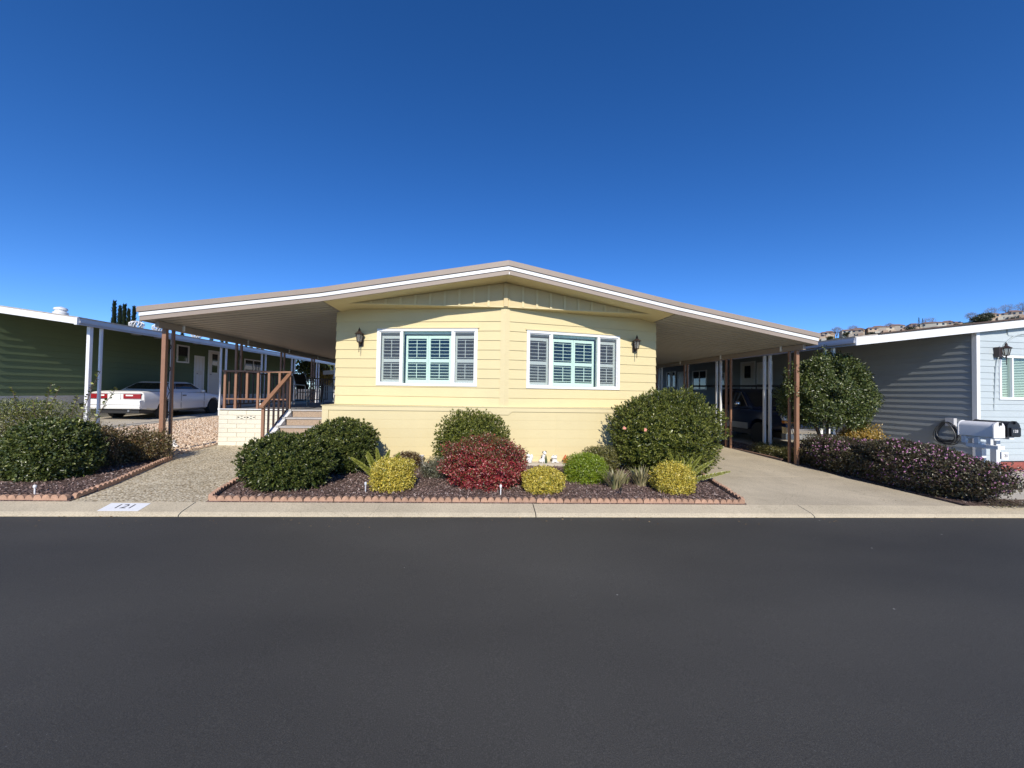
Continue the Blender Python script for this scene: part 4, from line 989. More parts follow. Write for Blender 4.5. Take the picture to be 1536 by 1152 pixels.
def shrub(name, x, y, rx, ry, h, n, L, W, mat, label, cat='shrub', group=None, seed=1, lump=.10, boxy=2.6, inner=.35, outward=.55, z=None, mat2=None, frac2=0, spikes=0, rz=0, low=-.75, whorl=0):
    rng = np.random.default_rng(seed)
    root = empty(name, (x, y, (lot(x, y) if z is None else z)+.0), label, cat, group, rz)
    n = int(n*1.9); L *= .72; W *= .72
    P, N = shrub_points(rng, n, rx, ry, h, lump, boxy, inner, low=low)
    Pi, Ni = shrub_points(rng, int(n*.22), rx*.80, ry*.80, h*.84, lump, boxy, .3, low=low)
    if spikes:   # stray shoots above the clipped outline
        k = rng.choice(len(P), spikes*14); src = rng.choice(len(P), spikes); S = P[src]; Nn = N[src]
        up_ok = N[src][:, 2] > .1; S = S[up_ok]; Nn = Nn[up_ok]
        t = np.tile(np.linspace(0, 1, 12), len(S)); d = unit(Nn+np.array([0, 0, .9])+rng.normal(size=Nn.shape)*.3)
        ln_ = (.06+.16*rng.random(len(S)))*h
        Q = np.repeat(S, 12, 0)+np.repeat(d*ln_[:, None], 12, 0)*t[:, None]
        P = np.concatenate([P, Q]); N = np.concatenate([N, np.repeat(d, 12, 0)])
    if whorl:    # leaves grouped in rosettes at the shoot tips
        k = whorl; c = len(P)//k; P0, N0 = P[:c], unit(N[:c]+rng.normal(size=(c, 3))*.35+np.array([0, 0, .25])); t1 = unit(np.cross(N0, rng.normal(size=(c, 3)))); t2 = np.cross(N0, t1)
        an = np.tile(np.arange(k)*2.4, c)+np.repeat(rng.random(c)*6.28, k); op = np.tile(np.linspace(.15, 1.15, k), c)+rng.normal(size=c*k)*.15
        Nr_, T1, T2 = np.repeat(N0, k, 0), np.repeat(t1, k, 0), np.repeat(t2, k, 0); rd = T1*np.cos(an)[:, None]+T2*np.sin(an)[:, None]
        P = np.repeat(P0, k, 0)-Nr_*(L*.5*np.tile(np.linspace(0, 1, k), c))[:, None]; ax = unit(Nr_*np.cos(op)[:, None]+rd*np.sin(op)[:, None]); nr = unit(Nr_*np.sin(op)[:, None]-rd*np.cos(op)[:, None]*.6+Nr_*.3); N = Nr_
    else: ax = unit(N*outward+rng.normal(size=N.shape)*.75+np.array([0, 0, .25])); nr = unit(N+rng.normal(size=N.shape)*.8+np.array([0, 0, .3]))
    Ls = L*(.7+.6*rng.random(len(P))); Ws = W*(.7+.6*rng.random(len(P)))
    sel = rng.random(len(P)) < frac2*(.4+1.6*np.clip(P[:, 2]/h, 0, 1)**2) if mat2 else np.zeros(len(P), bool)
    ni = len(Pi); axi = unit(rng.normal(size=Pi.shape)+Ni*.3); nri = unit(Ni+rng.normal(size=Pi.shape)*.4)
    leaf_obj('foliage', np.concatenate([P[~sel], Pi]), np.concatenate([ax[~sel], axi]), np.concatenate([nr[~sel], nri]), np.concatenate([Ls[~sel], L*1.9*(.7+.6*rng.random(ni))]), np.concatenate([Ws[~sel], W*1.9*(.7+.6*rng.random(ni))]), MATS[mat], root, rng, (0, 0, 0))
    if mat2: leaf_obj('new_growth', P[sel], ax[sel], nr[sel], Ls[sel], Ws[sel], MATS[mat2], root, rng, (0, 0, 0))
    stems(root, rng, rx, ry, h)
    return root
def flowers(root, rng, P, size, mat, name='flower', petals=5):
    n = len(P); A = []; Pn = []; Nr = []
    for i in range(n):
        for k in range(petals):
            a = 6.28*k/petals; q = rng.normal(size=3)*.35; A.append((math.cos(a)+q[0], -.35+q[1], math.sin(a)+q[2])); Pn.append(P[i]); Nr.append((q[1], -.8, .5+q[0]))
    A = np.array(A); Pn = np.array(Pn); Nr = np.array(Nr); s = np.full(len(A), size)
    return leaf_obj(name, Pn, A, Nr, s, s*.8, MATS[mat] if isinstance(mat, str) else mat, root, rng, (0, 0, 0))

# clipped dark shrubs left of the bed
shrub('clipped_shrub', -2.74, 6.06, .60, .52, .77, 15000, .055, .030, 'lf_dark', 'broad clipped dark green shrub at the front left corner of the mulch bed', seed=3, lump=.10, spikes=40, mat2='lf_mid', frac2=.16, whorl=7)
shrub('clipped_shrub', -2.34, 7.16, .58, .52, .90, 14000, .055, .030, 'lf_dark', 'rounded dark green shrub behind the front left one, beside the steps', seed=4, lump=.10, spikes=40, mat2='lf_mid', frac2=.2, whorl=7)
shrub('upright_shrub', -.02, 7.28, .66, .48, 1.12, 12000, .050, .028, 'lf_mid', 'green rounded shrub against the house wall behind the red one', seed=5, lump=.11, whorl=6, spikes=40)
red = shrub('red_shrub', .20, 6.24, .61, .50, .74, 13000, .046, .024, 'lf_red', 'deep red leaved shrub in the middle of the bed', seed=6, lump=.21, mat2='lf_redgreen', frac2=.42, spikes=60)
shrub('golden_shrub', -1.20, 5.92, .315, .30, .46, 4200, .036, .019, 'lf_yellow', 'small golden shrub in front of the left foxtail fern', group='small golden shrubs', seed=7, lump=.16, spikes=16)
shrub('golden_shrub', 1.06, 5.84, .31, .28, .38, 4200, .034, .018, 'lf_yellow', 'small golden shrub just right of the red shrub', group='small golden shrubs', seed=8, lump=.13, spikes=14)
shrub('golden_shrub', 3.17, 5.90, .325, .30, .46, 4600, .036, .019, 'lf_yellow', 'small golden shrub near the bed corner by the driveway', group='small golden shrubs', seed=9, lump=.12, spikes=14)
shrub('lime_shrub', 1.92, 6.52, .345, .32, .48, 5600, .030, .018, 'lf_lime', 'small clipped lime green shrub, neatly boxed', seed=10, lump=.09, boxy=3.2, spikes=10)
shrub('variegated_shrub', 2.42, 7.25, .33, .30, .50, 2600, .045, .022, 'lf_olive', 'yellow green variegated shrub tucked behind the lime one', seed=11, lump=.12)
big = shrub('large_shrub', 3.74, 7.30, 1.05, .80, 1.58, 24000, .072, .029, 'lf_mid', 'largest round green shrub at the right corner of the house', seed=12, lump=.13, boxy=2.3, spikes=90, mat2='lf_dark', frac2=.18, whorl=6)
rng = np.random.default_rng(2)
flowers(big, rng, np.array([(-1.02, -.52, .93), (-.73, -.74, .92), (-.45, -.80, .28)]), .036, 'rose_petal', 'bloom', 6)
shrub('brown_shrub', -1.25, 7.45, .27, .22, .30, 2200, .030, .014, 'lf_brown', 'low brownish shrub by the wall right of the left foxtail fern', seed=13, lump=.12)
shrub('grey_shrub', -.62, 6.72, .30, .28, .34, 1500, .045, .012, 'lf_greygreen', 'thin grey green shrub left of the red shrub', seed=14, lump=.18, inner=.5)
# foxtail ferns
def foxtail(x, y, plumes, label, seed):
    rng = np.random.default_rng(seed); root = empty('foxtail_fern', (x, y, lot(x, y)), label, 'fern', 'foxtail ferns in the mulch bed')
    for (dx, dy, dz, ln_) in plumes:
        d = np.array([dx, dy, dz], float); d /= np.linalg.norm(d); n = 700
        t = rng.random(n)**.8; bend = np.array([dx, dy, -.4])*.10
        ln_ = ln_*1.22; P = d*(t*ln_)[:, None]+bend*(t**2*ln_)[:, None]
        a = unit(np.cross(rng.normal(size=(n, 3)), d)); w = (.055*(1-t)**.6+.01)*np.minimum(1, t*4+.3)
        leaf_obj('plume', P, unit(a+d*.8), np.cross(a, d), w*1.35, np.full(n, .010), MATS['lf_fern'], root, rng, (0, 0, 0), .1)
foxtail(-1.50, 6.45, [(-.75, -.1, .75, .48), (-.35, -.15, 1, .44), (-.1, -.05, 1, .46), (.25, -.1, 1, .45), (.55, .1, 1, .44), (.15, .3, 1, .40), (-.55, .2, 1, .40), (.8, .2, .9, .38), (-.2, -.4, .8, .36)], 'pale green foxtail fern behind the left golden shrub', 21)
foxtail(3.58, 6.42, [(-.35, -.1, 1, .52), (-.15, -.1, 1, .44), (-.55, .05, 1, .42), (.1, .0, 1, .40), (.35, -.1, 1, .44), (.55, -.1, .9, .50), (.85, -.1, .75, .56), (1.1, -.2, .42, .66), (.3, .3, 1, .40), (-.1, .4, 1, .36)], 'pale green foxtail fern spreading towards the driveway', 22)
# strap-leaved clumps
def straps(x, y, n, h, label, seed, sp=.3):
    rng = np.random.default_rng(seed); root = empty('iris_clump', (x, y, lot(x, y)), label, 'plant', 'strap leaved clumps in the bed'); V = []; Fq = []; rr = []
    for i in range(n):
        a = rng.random()*6.28; b = np.array([math.cos(a), math.sin(a), 0]); p0 = b*rng.random()*.10; l = h*(.55+.55*rng.random()); lean = sp*(.3+rng.random()); w = .011+.009*rng.random(); sd = np.array([-b[1], b[0], 0]); o = len(V); r_ = rng.random()
        for k in range(5):
            t = k/4; p = p0+b*lean*l*t**1.6+np.array([0, 0, l*t*(1-.25*lean*t)]); ww = w*(1-t**2.2)+.001
            V += [p-sd*ww, p+sd*ww]; rr += [r_, r_]
        Fq += [(o+2*k, o+2*k+1, o+2*k+3, o+2*k+2) for k in range(4)]
    link('blades', np_mesh('blades', np.array(V), np.array(Fq), MATS['lf_strap'], np.array(rr)), root)
straps(2.28, 6.05, 80, .36, 'straw coloured iris clump right of the lime shrub', 31, .6)
straps(2.80, 6.25, 90, .36, 'straw coloured iris clump left of the right golden shrub', 32, .6)
straps(2.55, 6.4, 40, .24, 'smaller straw coloured iris clump between the two larger clumps', 33, .7)
# left bed
lb = shrub('glossy_shrub', -6.30, 6.45, .50, .46, .86, 13000, .062, .036, 'lf_dark', 'big glossy dark green shrub nearest the kerb at the left', seed=15, lump=.09, mat2='lf_mid', frac2=.08, spikes=25)
h2 = shrub('juniper_hedge', -7.35, 7.0, .95, .60, 1.12, 15000, .040, .012, 'lf_olive', 'fine leaved olive green hedge at the left edge of the frame', cat='hedge', seed=16, lump=.06, boxy=3, mat2='lf_mid', frac2=.6)
def sprigs(x, y, z, arr, label, seed):
    rng = np.random.default_rng(seed); root = empty('tall_sprigs', (x, y, z), label, 'plant'); P = []; A = []; m = MB()
    for (dx, dy, lean, h) in arr:
        pts = [(dx+lean*t*t*h, dy, h*t) for t in np.linspace(0, 1, 8)]; m.tube(pts, [.009-.006*i/7 for i in range(8)], 5)
        for i in range(46):
            t = .25+.75*i/46; p = (dx+lean*t*t*h, dy, h*t); a = rng.random()*6.28; P.append(p); A.append((math.cos(a), math.sin(a), .5))
    P = np.array(P); A = np.array(A)
    leaf_obj('leaves', P, A, unit(rng.normal(size=A.shape)+np.array([0, -.6, .5])), np.full(len(P), .055), np.full(len(P), .034), MATS['lf_mid'], root, rng, (0, 0, 0)); m.build('shoots', MATS['bark'], root, smooth=60, local=True)
sprigs(-6.6, 6.75, lot(-6.6, 6.75), [(-.42, .0, -.15, 1.34), (-.30, .1, .10, 1.42), (-.22, -.05, .25, 1.36), (-.62, .05, -.3, 1.2), (.28, 0, .22, 1.62), (.34, .1, .34, 1.36), (.05, .1, .15, 1.22), (-.1, -.1, -.1, 1.15)], 'tall thin leafy shoots rising above the left hedge', 41)
# half-dry shrub around the left front posts
def dry_shrub(x, y, rx, ry, h, n, label, seed, mat='lf_dry', twigs=60):
    rng = np.random.default_rng(seed); root = empty('dry_shrub', (x, y, lot(x, y)), label, 'shrub'); m = MB()
    for i in range(twigs):
        a = rng.random()*6.28; d = rng.random()**.6; e = (rx*d*math.cos(a), ry*d*math.sin(a), h*(.55+.5*rng.random())*(1-.35*d*d)); q = (e[0]*.45+.05*rng.normal(), e[1]*.45, e[2]*.5)
        m.tube([(e[0]*.25, e[1]*.25, 0), q, e], [.006, .005, .003], 4)
    m.build('twigs', MATS['bark'], root, local=True)
    P, N = shrub_points(rng, n, rx, ry, h, .22, 2.2, .6); P += rng.normal(size=P.shape)*.03
    leaf_obj('leaves', P, unit(N+rng.normal(size=N.shape)), unit(rng.normal(size=N.shape)+np.array([0, -.3, .4])), .022+.026*rng.random(len(P)), .012+.014*rng.random(len(P)), MATS[mat], root, rng, (0, 0, 0))
    return root
dry_shrub(-6.5, 7.35, .62, .45, .66, 9500, 'half dry brown shrub left of the front porch post', 51)
dry_shrub(-5.98, 7.72, .36, .34, .56, 5000, 'half dry brown shrub around the foot of the front porch post', 52)
gr = empty('pink_flower', (-7.7, 8.3, lot(-7.7, 8.3)), 'pink geranium flowers beside the white carport post', 'flower')
m = MB(); m.tube([(0, 0, 0), (.02, 0, .3), (0, 0, .55)], .006, 5); m.build('flower_stem', MATS['lf_mid'], gr, local=True)
flowers(gr, rng, np.array([(.03*math.cos(i*1.3)*(1+i % 3), .03*math.sin(i*1.7)*(1+i % 2), .55+.03*(i % 4)) for i in range(14)]), .05, 'pink_petal', 'petals', 5)
# right: lantana hedge, camellia, golden bush
def hedge_right():
    rng = np.random.default_rng(61); x0, y0 = 8.05, 6.85; root = empty('flowering_hedge', (x0, y0, lot(x0, y0)), 'long low purple flowered hedge along the right side of the driveway', 'hedge')
    P, N = shrub_points(rng, 64000, .58, 1.74, .80, .14, 2.5, .35); P[:, 2] += .07*lumps(P, rng, 4, 2.2); P[:, 0] += .08*lumps(P*np.array([0, 1, 1]), rng, 3, 2.5)
    k = P[:, 2] > 0; P = P[k]; N = N[k]
    n = len(P); ax = unit(N*.5+rng.normal(size=N.shape)*.8+np.array([0, 0, .2])); nr = unit(rng.normal(size=N.shape)*.7+N+np.array([0, 0, .4]))
    leaf_obj('foliage', P, ax, nr, .026+.022*rng.random(n), .015+.013*rng.random(n), MATS['lf_lantana'], root, rng, (0, 0, 0))
    k = rng.choice(n, 2400, replace=False); cl = lumps(P[k], rng, 4, 3); k = k[cl > -.12]; Q = P[k]*1.015+np.array([0, -.005, .016])
    flowers(root, rng, Q, .020, 'lf_petal', 'flowers', 4)
    # low trailing runners at the street end
    m = MB(); T = []
    for i in range(26):
        a = -1.9+1.5*rng.random(); r = .5+.55*rng.random(); b = (-.1+.5*rng.random(), -1.5, .05); e = (b[0]+r*math.cos(a)*.8, max(b[1]+r*math.sin(a), -1.74), .015); m.tube([b, ((b[0]+e[0])/2, (b[1]+e[1])/2, .08), e], .004, 4)
        for t in np.linspace(.2, 1, 22): T.append((b[0]+(e[0]-b[0])*t+.03*rng.normal(), b[1]+(e[1]-b[1])*t+.03*rng.normal(), .02+.05*(1-t)))
    m.build('runners', MATS['bark'], root, local=True); T = np.array(T); n = len(T)
    leaf_obj('runner_leaves', T, rng.normal(size=(n, 3)), rng.normal(size=(n, 3))*.4+np.array([0, 0, 1]), np.full(n, .03), np.full(n, .017), MATS['lf_lantana'], root, rng, (0, 0, 0))
    stems(root, rng, .5, 1.2, .7, 10)
hedge_right()
shrub('low_groundcover', 7.95, 8.75, .32, .40, .34, 2600, .035, .018, 'lf_olive', 'low olive groundcover at the foot of the right front post', cat='plant', seed=62, lump=.2, z=lot(7.9, 8.8))
shrub('low_groundcover', 7.98, 9.7, .30, .55, .30, 2400, .035, .018, 'lf_olive', 'low olive groundcover behind the right front post', cat='plant', seed=63, lump=.2, z=lot(7.9, 9.7))
shrub('golden_bush', 9.15, 8.35, .52, .40, .98, 4200, .055, .03, 'lf_orange', 'orange yellow leaved bush behind the purple hedge', seed=64, lump=.14)
def camellia():
    rng = np.random.default_rng(71); x, y = 8.50, 8.58; root = empty('camellia_tree', (x, y, lot(x, y)), 'glossy dark green small tree behind the right carport post', 'tree'); 
    m = MB()
    for i in range(6):
        a = 6.28*i/6; m.tube([(.05*math.cos(a), .05*math.sin(a), -.05), (.12*math.cos(a), .1*math.sin(a), .6), (.5*math.cos(a), .4*math.sin(a), 1.5), (.8*math.cos(a+.3), .6*math.sin(a+.3), 2.0)], [.035, .03, .02, .008], 7)
    m.build('trunk', MATS['bark'], root, smooth=60, local=True)
    P, N = shrub_points(rng, 46000, .89, .76, 1.74, .18, 2.2, .40); P[:, 2] += .84
    sh = []
    for (dx, dy, z0, z1, lean) in ((-.35, -.3, 2.2, 2.85, .05), (-.85, -.2, 2.0, 2.45, -.2), (-.12, -.3, 2.3, 2.66, .1), (.35, 0, 2.1, 2.50, .15), (-1.0, -.3, 1.6, 2.25, -.35), (.7, -.1, 1.9, 2.25, .3)):
        for t in np.linspace(0, 1, 60): sh.append((dx+lean*t+.04*rng.normal(), dy+.04*rng.normal(), z0+(z1-z0)*t))
    sh = np.array(sh); P = np.concatenate([P, sh]); N = np.concatenate([N, unit(rng.normal(size=sh.shape))])
    ax = unit(N*.4+rng.normal(size=N.shape)*.8+np.array([0, 0, -.1])); nr = unit(N*.7+rng.normal(size=N.shape)*.6+np.array([0, 0, .5])); n = len(P)
    leaf_obj('crown', P, ax, nr, .042+.024*rng.random(n), .024+.013*rng.random(n), MATS['lf_dark'], root, rng, (0, 0, 0))
camellia()
# background trees and cypresses
def cypress(x, y, z, h, r, label, group, seed, n=2600):
    rng = np.random.default_rng(seed); root = empty('cypress_tree', (x, y, z), label, 'tree', group)
    t = rng.random(n)**.8; a = rng.random(n)*6.28; rr = r*(np.minimum(1, (1-t)*2.2+.03))*np.minimum(1, t*6+.5)*(.7+.35*rng.random(n))*(1+.15*np.sin(a*3+t*20))
    P = np.stack([rr*np.cos(a), rr*np.sin(a), t*h], 1)
    ax = unit(np.stack([np.cos(a)*.35, np.sin(a)*.35, np.ones(n)], 1)+rng.normal(size=(n, 3))*.15); nr = unit(np.stack([np.cos(a), np.sin(a), .2*np.ones(n)], 1))
    leaf_obj('crown', P, ax, nr, h*.034*(.6+.8*rng.random(n)), np.full(n, h*.010), MATS['lf_cypress'], root, rng, (0, 0, 0))
    m = MB(); m.tube([(0, 0, -1), (0, 0, h*.5), (0, 0, h*.9)], [r*.15, r*.12, r*.04], 6); m.build('trunk', MATS['bark'], root, local=True)
def broad_tree(name, x, y, z, h, r, n, L, mat, label, seed, cat='tree', group=None, clumps=16):
    rng = np.random.default_rng(seed); root = empty(name, (x, y, z), label, cat, group); m = MB(); m.tube([(0, 0, -.5), (0, 0, h*.3), (.05*r, 0, h*.6)], [r*.10, r*.08, r*.04], 7)
    Pp = []
    for c in range(clumps):
        d = unit(rng.normal(size=(1, 3)))[0]; d[2] = abs(d[2])*.9-.15; cc = np.array([d[0]*r*.68, d[1]*r*.68, h*.58+d[2]*h*.34]); cr = r*(.30+.22*rng.random()); k = n//clumps
        Q = unit(rng.normal(size=(k, 3)))*(cr*(.55+.5*rng.random(k)))[:, None]; Q[:, 2] *= .8; Pp.append(cc+Q); m.tube([(0, 0, h*.35), tuple(cc*.6+np.array([0, 0, h*.15])), tuple(cc)], [r*.04, r*.025, r*.01], 5)
    P = np.concatenate(Pp); k = len(P); ax = unit(rng.normal(size=(k, 3))); nr = unit(rng.normal(size=(k, 3))+np.array([0, -.4, .6]))
    leaf_obj('crown', P, ax, nr, L*(.7+.6*rng.random(k)), L*.5*(.7+.6*rng.random(k)), MATS[mat], root, rng, (0, 0, 0)); m.build('trunk', MATS['bark'], root, smooth=60, local=True)
    return root
# tall cluster beyond the green house and the row continuing right
CY = [(-61.8, 72, 16.0, 0.36, 'first'), (-60.9, 72, 15.2, 0.36, 'second'), (-60.2, 72, 15.5, 0.36, 'third'), (-59.5, 72, 14.8, 0.36, 'fourth'), (-58.7, 72, 15.2, 0.36, 'fifth')]
for i, (x, y, h, r, w) in enumerate(CY): cypress(x, y, -.2, h, r, 'tall dark cypress, %s from the left in the cluster above the green roof' % w, 'cypress row', 80+i, 1800)
ROW = [(-57.6, 72, 12.8, 0.50), (-54.6, 72, 12.5, 0.60), (-50.9, 72, 11.7, 0.60), (-48.5, 72, 11.5, 0.65), (-46.1, 72, 11.2, 0.65), (-44.4, 72, 10.9, 0.60), (-43.6, 72, 10.5, 0.45), (-40.4, 72, 10.2, 0.60), (-39.5, 72, 10.0, 0.55), (-38.3, 72, 10.2, 0.60), (-37.6, 72, 9.8, 0.60)]
ordw = ['first', 'second', 'third', 'fourth', 'fifth', 'sixth', 'seventh', 'eighth', 'ninth', 'tenth', 'eleventh']
for i, (x, y, h, r) in enumerate(ROW): cypress(x, y, -.2, h, r, 'small distant cypress, %s right of the tall cluster along the skyline' % ordw[i], 'cypress row', 90+i, 900)
broad_tree('back_tree', -11.6, 31, .3, 4.6, 2.2, 7000, .20, 'lf_mid', 'leafy green tree behind the far end of the porch', 101)
broad_tree('back_tree', -8.2, 34, .3, 4.6, 2.0, 5000, .20, 'lf_dark', 'darker green tree behind the house wall, right of the porch tree', 102)
broad_tree('persimmon_tree', -11.2, 29.5, .3, 3.4, 1.0, 1500, .17, 'lf_orange', 'small orange leaved tree in front of the porch tree', 103)
bk = empty('back_house', (-8.5, 30, .3), 'grey house with a white fascia far behind the porch', 'house')
m = MB(); m.box(-11.0, -4, 29.4, 36, .2, 2.55); m.build('wall', MATS['grey_skirt'], bk)
m = MB(); m.hexa([(-10.8, 28.6, 2.62), (-3.5, 28.6, 3.4), (-3.5, 36.5, 3.4), (-10.8, 36.5, 2.62), (-10.8, 28.6, 2.9), (-3.5, 28.6, 3.68), (-3.5, 36.5, 3.68), (-10.8, 36.5, 2.9)]); m.build('roof', MATS['white_metal'], bk)

# ------------------------------------------------------------------ mulch, gravel
def in_poly(P, poly):
    x, y = P[:, 0], P[:, 1]; ins = np.zeros(len(P), bool); j = len(poly)-1
    for i in range(len(poly)):
        xi, yi = poly[i]; xj, yj = poly[j]
        c = ((yi > y) != (yj > y)) & (x < (xj-xi)*(y-yi)/((yj-yi)+1e-12)+xi); ins ^= c; j = i
    return ins
def lotv(P): return GX*P[:, 0]+.08+GY*(P[:, 1]-5.3)
def chips(name, poly, n, dz, size, seed, label):
    rng = np.random.default_rng(seed); a = np.array(poly); lo, hi = a.min(0), a.max(0); P = lo+(hi-lo)*rng.random((n, 2)); P = P[in_poly(P, poly)]
    P3 = np.column_stack([P, lotv(P)+dz+.014*rng.random(len(P))]); k = len(P3); ax = rng.normal(size=(k, 3))*np.array([1, 1, .35]); nr = rng.normal(size=(k, 3))*.45+np.array([0, 0, 1])
    stuff(tag(leaf_obj(name, P3, ax, nr, size*(.5+rng.random(k)), size*.45*(.5+rng.random(k)), MATS['chips'], None, rng, (0, 0, 0), .05), label, 'mulch'))
chips('bark_mulch', [(-3.28, 5.36), (3.88, 5.36), (4.38, 7.44), (4.2, 7.7), (-3.0, 7.7), (-3.55, 6.42)], 42000, .022, .035, 201, 'brown bark mulch covering the front bed')
chips('bark_mulch', [(-9, 5.36), (-5.03, 5.36), (-5.15, 6.08), (-5.42, 6.88), (-5.72, 7.9), (-9, 8)], 14000, .02, .035, 202, 'brown bark mulch in the left bed beside the walkway')
chips('bark_mulch', [(7.66, 5.3), (8.7, 5.3), (8.7, 12), (7.66, 12)], 4000, .02, .035, 203, 'dry litter in the planting strip right of the driveway')
def litter():
    rng = np.random.default_rng(231); n1 = 260
    A = np.column_stack([-9+18*rng.random(n1), 4.94-.35*rng.random(n1)**3]); zA = GX*A[:, 0]+.003
    B = np.column_stack([5.6+1.9*rng.random(150)**.5, 5.4+4.5*rng.random(150)]); zB = lotv(B)+.008
    C_ = np.column_stack([-5.0+1.5*rng.random(50), 5.5+3*rng.random(50)]); zC = lotv(C_)+.010
    P = np.column_stack([np.concatenate([A, B, C_]), np.concatenate([zA, zB, zC])]); k = len(P)
    stuff(tag(leaf_obj('leaf_litter', P, rng.normal(size=(k, 3))*np.array([1, 1, .08]), rng.normal(size=(k, 3))*.2+np.array([0, 0, 1]), .014+.022*rng.random(k), .007+.012*rng.random(k), MATS['litter'], None, rng, (0, 0, 0), .12), 'scattered dry leaves along the gutter and driveway', 'leaf litter'))
litter()
def stones(name, poly, n, size, seed, label):
    rng = np.random.default_rng(seed); a = np.array(poly); lo, hi = a.min(0), a.max(0); P = lo+(hi-lo)*rng.random((n, 2)); P = P[in_poly(P, poly)]; k = len(P)
    base = np.array([(1, 0, 0), (-1, 0, 0), (0, 1, 0), (0, -1, 0), (0, 0, .8), (0, 0, -.5)], float); Fo = np.array([(0, 2, 4), (2, 1, 4), (1, 3, 4), (3, 0, 4), (2, 0, 5), (1, 2, 5), (3, 1, 5), (0, 3, 5)])
    s = size*(.4+rng.random(k)); V = base[None]*s[:, None, None]*(.7+.6*rng.random((k, 6, 3))); an = rng.random(k)*6.28; c, sn = np.cos(an), np.sin(an)
    R = np.stack([np.stack([c, -sn, 0*c], 1), np.stack([sn, c, 0*c], 1), np.stack([0*c, 0*c, 1+0*c], 1)], 1); V = np.einsum('kij,kvj->kvi', R, V)+np.column_stack([P, lotv(P)+.02])[:, None, :]
    me = np_mesh(name, V.reshape(-1, 3), (np.arange(k)[:, None, None]*6+Fo[None]).reshape(-1, 3), MATS['stones'], np.repeat(rng.random(k), 6)); stuff(tag(link(name, me), label, 'gravel'))
stones('landscape_gravel', [(-10.2, 8.3), (-6.5, 8.3), (-6.0, 8.5), (-6.02, 9.7), (-6.02, 18), (-10.2, 18)], 16000, .035, 211, 'tan landscape gravel between the porch and the green house carport')

# ------------------------------------------------------------------ scalloped edging
def edging(pts, label):
    root = empty('garden_edging', (pts[0][0], pts[0][1], lot(*pts[0])), label, 'edging', 'scalloped terracotta edging'); lob = .098; N4 = 4
    for a, b in zip(pts[:-1], pts[1:]):
        a, b = Vector((*a, 0)), Vector((*b, 0)); L = (b-a).length; k = max(1, round(L/(lob*N4))); w = L/k; t = (b-a)/L; n = Vector((t.y, -t.x, 0))
        for i in range(k):
            prof = [(.004, -.03)]
            for q in range(N4):
                for j in range(7):
                    ang = math.pi*(1-j/6); prof.append((.004+(w-.008)*(q+.5)/N4+(w-.008)/N4*.485*math.cos(ang), .034+.050*math.sin(ang)))
            prof.append((w-.004, -.03)); m = MB(); o = a+t*(w*i)
            P = []
            rj = random.Random(i*7+int(L*100)); jz = rj.uniform(-.007, .005); ti = rj.uniform(-.022, .022); jn = rj.uniform(-.006, .006)
            for s_, z in prof: p = o+t*s_; P.append(p+n*(jn+ti*.3*(z-.03))+Vector((0, 0, lot(p.x, p.y)+z+jz+ti*(s_-w/2))))
            m.prism([p+n*.022 for p in P], -n*.045); m.build('edging_piece', MATS['terracotta'], root)
edging([(-3.345, 5.285), (3.93, 5.285)], 'scalloped terracotta edging along the kerb in front of the mulch bed')
edging([(3.955, 5.33), (4.075, 5.82), (4.22, 6.43), (4.44, 7.44), (4.50, 8.0)], 'scalloped edging between the mulch bed and the driveway')
edging([(-3.61, 6.42), (-3.54, 6.02), (-3.46, 5.62), (-3.375, 5.33)], 'scalloped edging on the left side of the mulch bed')
edging([(-9.2, 5.285), (-4.96, 5.285)], 'scalloped terracotta edging along the kerb in front of the left bed')
edging([(-5.69, 7.88), (-5.40, 6.88), (-5.14, 6.08), (-4.97, 5.34)], 'scalloped edging curving along the left side of the walkway')

# ------------------------------------------------------------------ garden ornaments
def stake(x, y, h, label, mat='stake_white', r=.016):
    root = empty('path_light', (x, y, lot(x, y)), label, 'path light', 'small path lights'); m = MB(); m.tube([(0, 0, 0), (0, 0, h*.8)], r*.55, 8); m.build('stake', MATS[mat], root, local=True, smooth=50)
    m = MB(); m.lathe([(r*.8, h*.72), (r*1.15, h*.8), (r*1.15, h*.94), (r*.7, h), (.002, h*1.02)], (0, 0, 0), 12); m.build('lamp_head', MATS[mat], root, local=True, smooth=40)
stake(-1.53, 5.70, .17, 'grey path light left of the left golden shrub', 'grey_plastic')
stake(.40, 5.62, .17, 'white path light in front of the red shrub')
stake(-5.57, 5.50, .14, 'white path light at the front of the left bed')
stake(2.22, 5.66, .13, 'dark path light in front of the straw coloured iris clump', 'black_plastic', .02)
def blob(name, ells, mat, parent, vox=.006):
    m = MB()
    for c, r in ells: m.ell(c, r, 14, 10)
    o = m.build(name, mat, parent, local=True)
    md = o.modifiers.new('r', 'REMESH'); md.mode = 'VOXEL'; md.voxel_size = vox; md2 = o.modifiers.new('s', 'SMOOTH'); md2.iterations = 2
    bake(o)
    o.data.polygons.foreach_set('use_smooth', [True]*len(o.data.polygons)); return o
FZ = .166; FYY = 7.80
f = empty('rabbit_figurine', (1.125, FYY, FZ), 'round white animal figurine by the wall, leftmost ornament next to the red shrub', 'figurine')
blob('body', [((0, 0, .07), (.072, .06, .075)), ((-.02, -.03, .145), (.045, .042, .042)), ((.055, .03, .11), (.035, .03, .06)), ((.0, -.05, .02), (.05, .04, .02))], MATS['figurine_white'], f)
m = MB(); m.ell((-.045, -.03, .19), (.014, .012, .025), 8, 6); m.build('ear', MATS['figurine_black'], f, local=True, smooth=60)
m = MB(); m.ell((-.055, -.05, .135), (.010, .01, .014), 8, 6); m.build('eye_patch', MATS['figurine_black'], f, local=True, smooth=60)
f = empty('dog_figurine', (1.41, FYY, FZ), 'white dog figurine with black ears sitting by the wall', 'figurine')
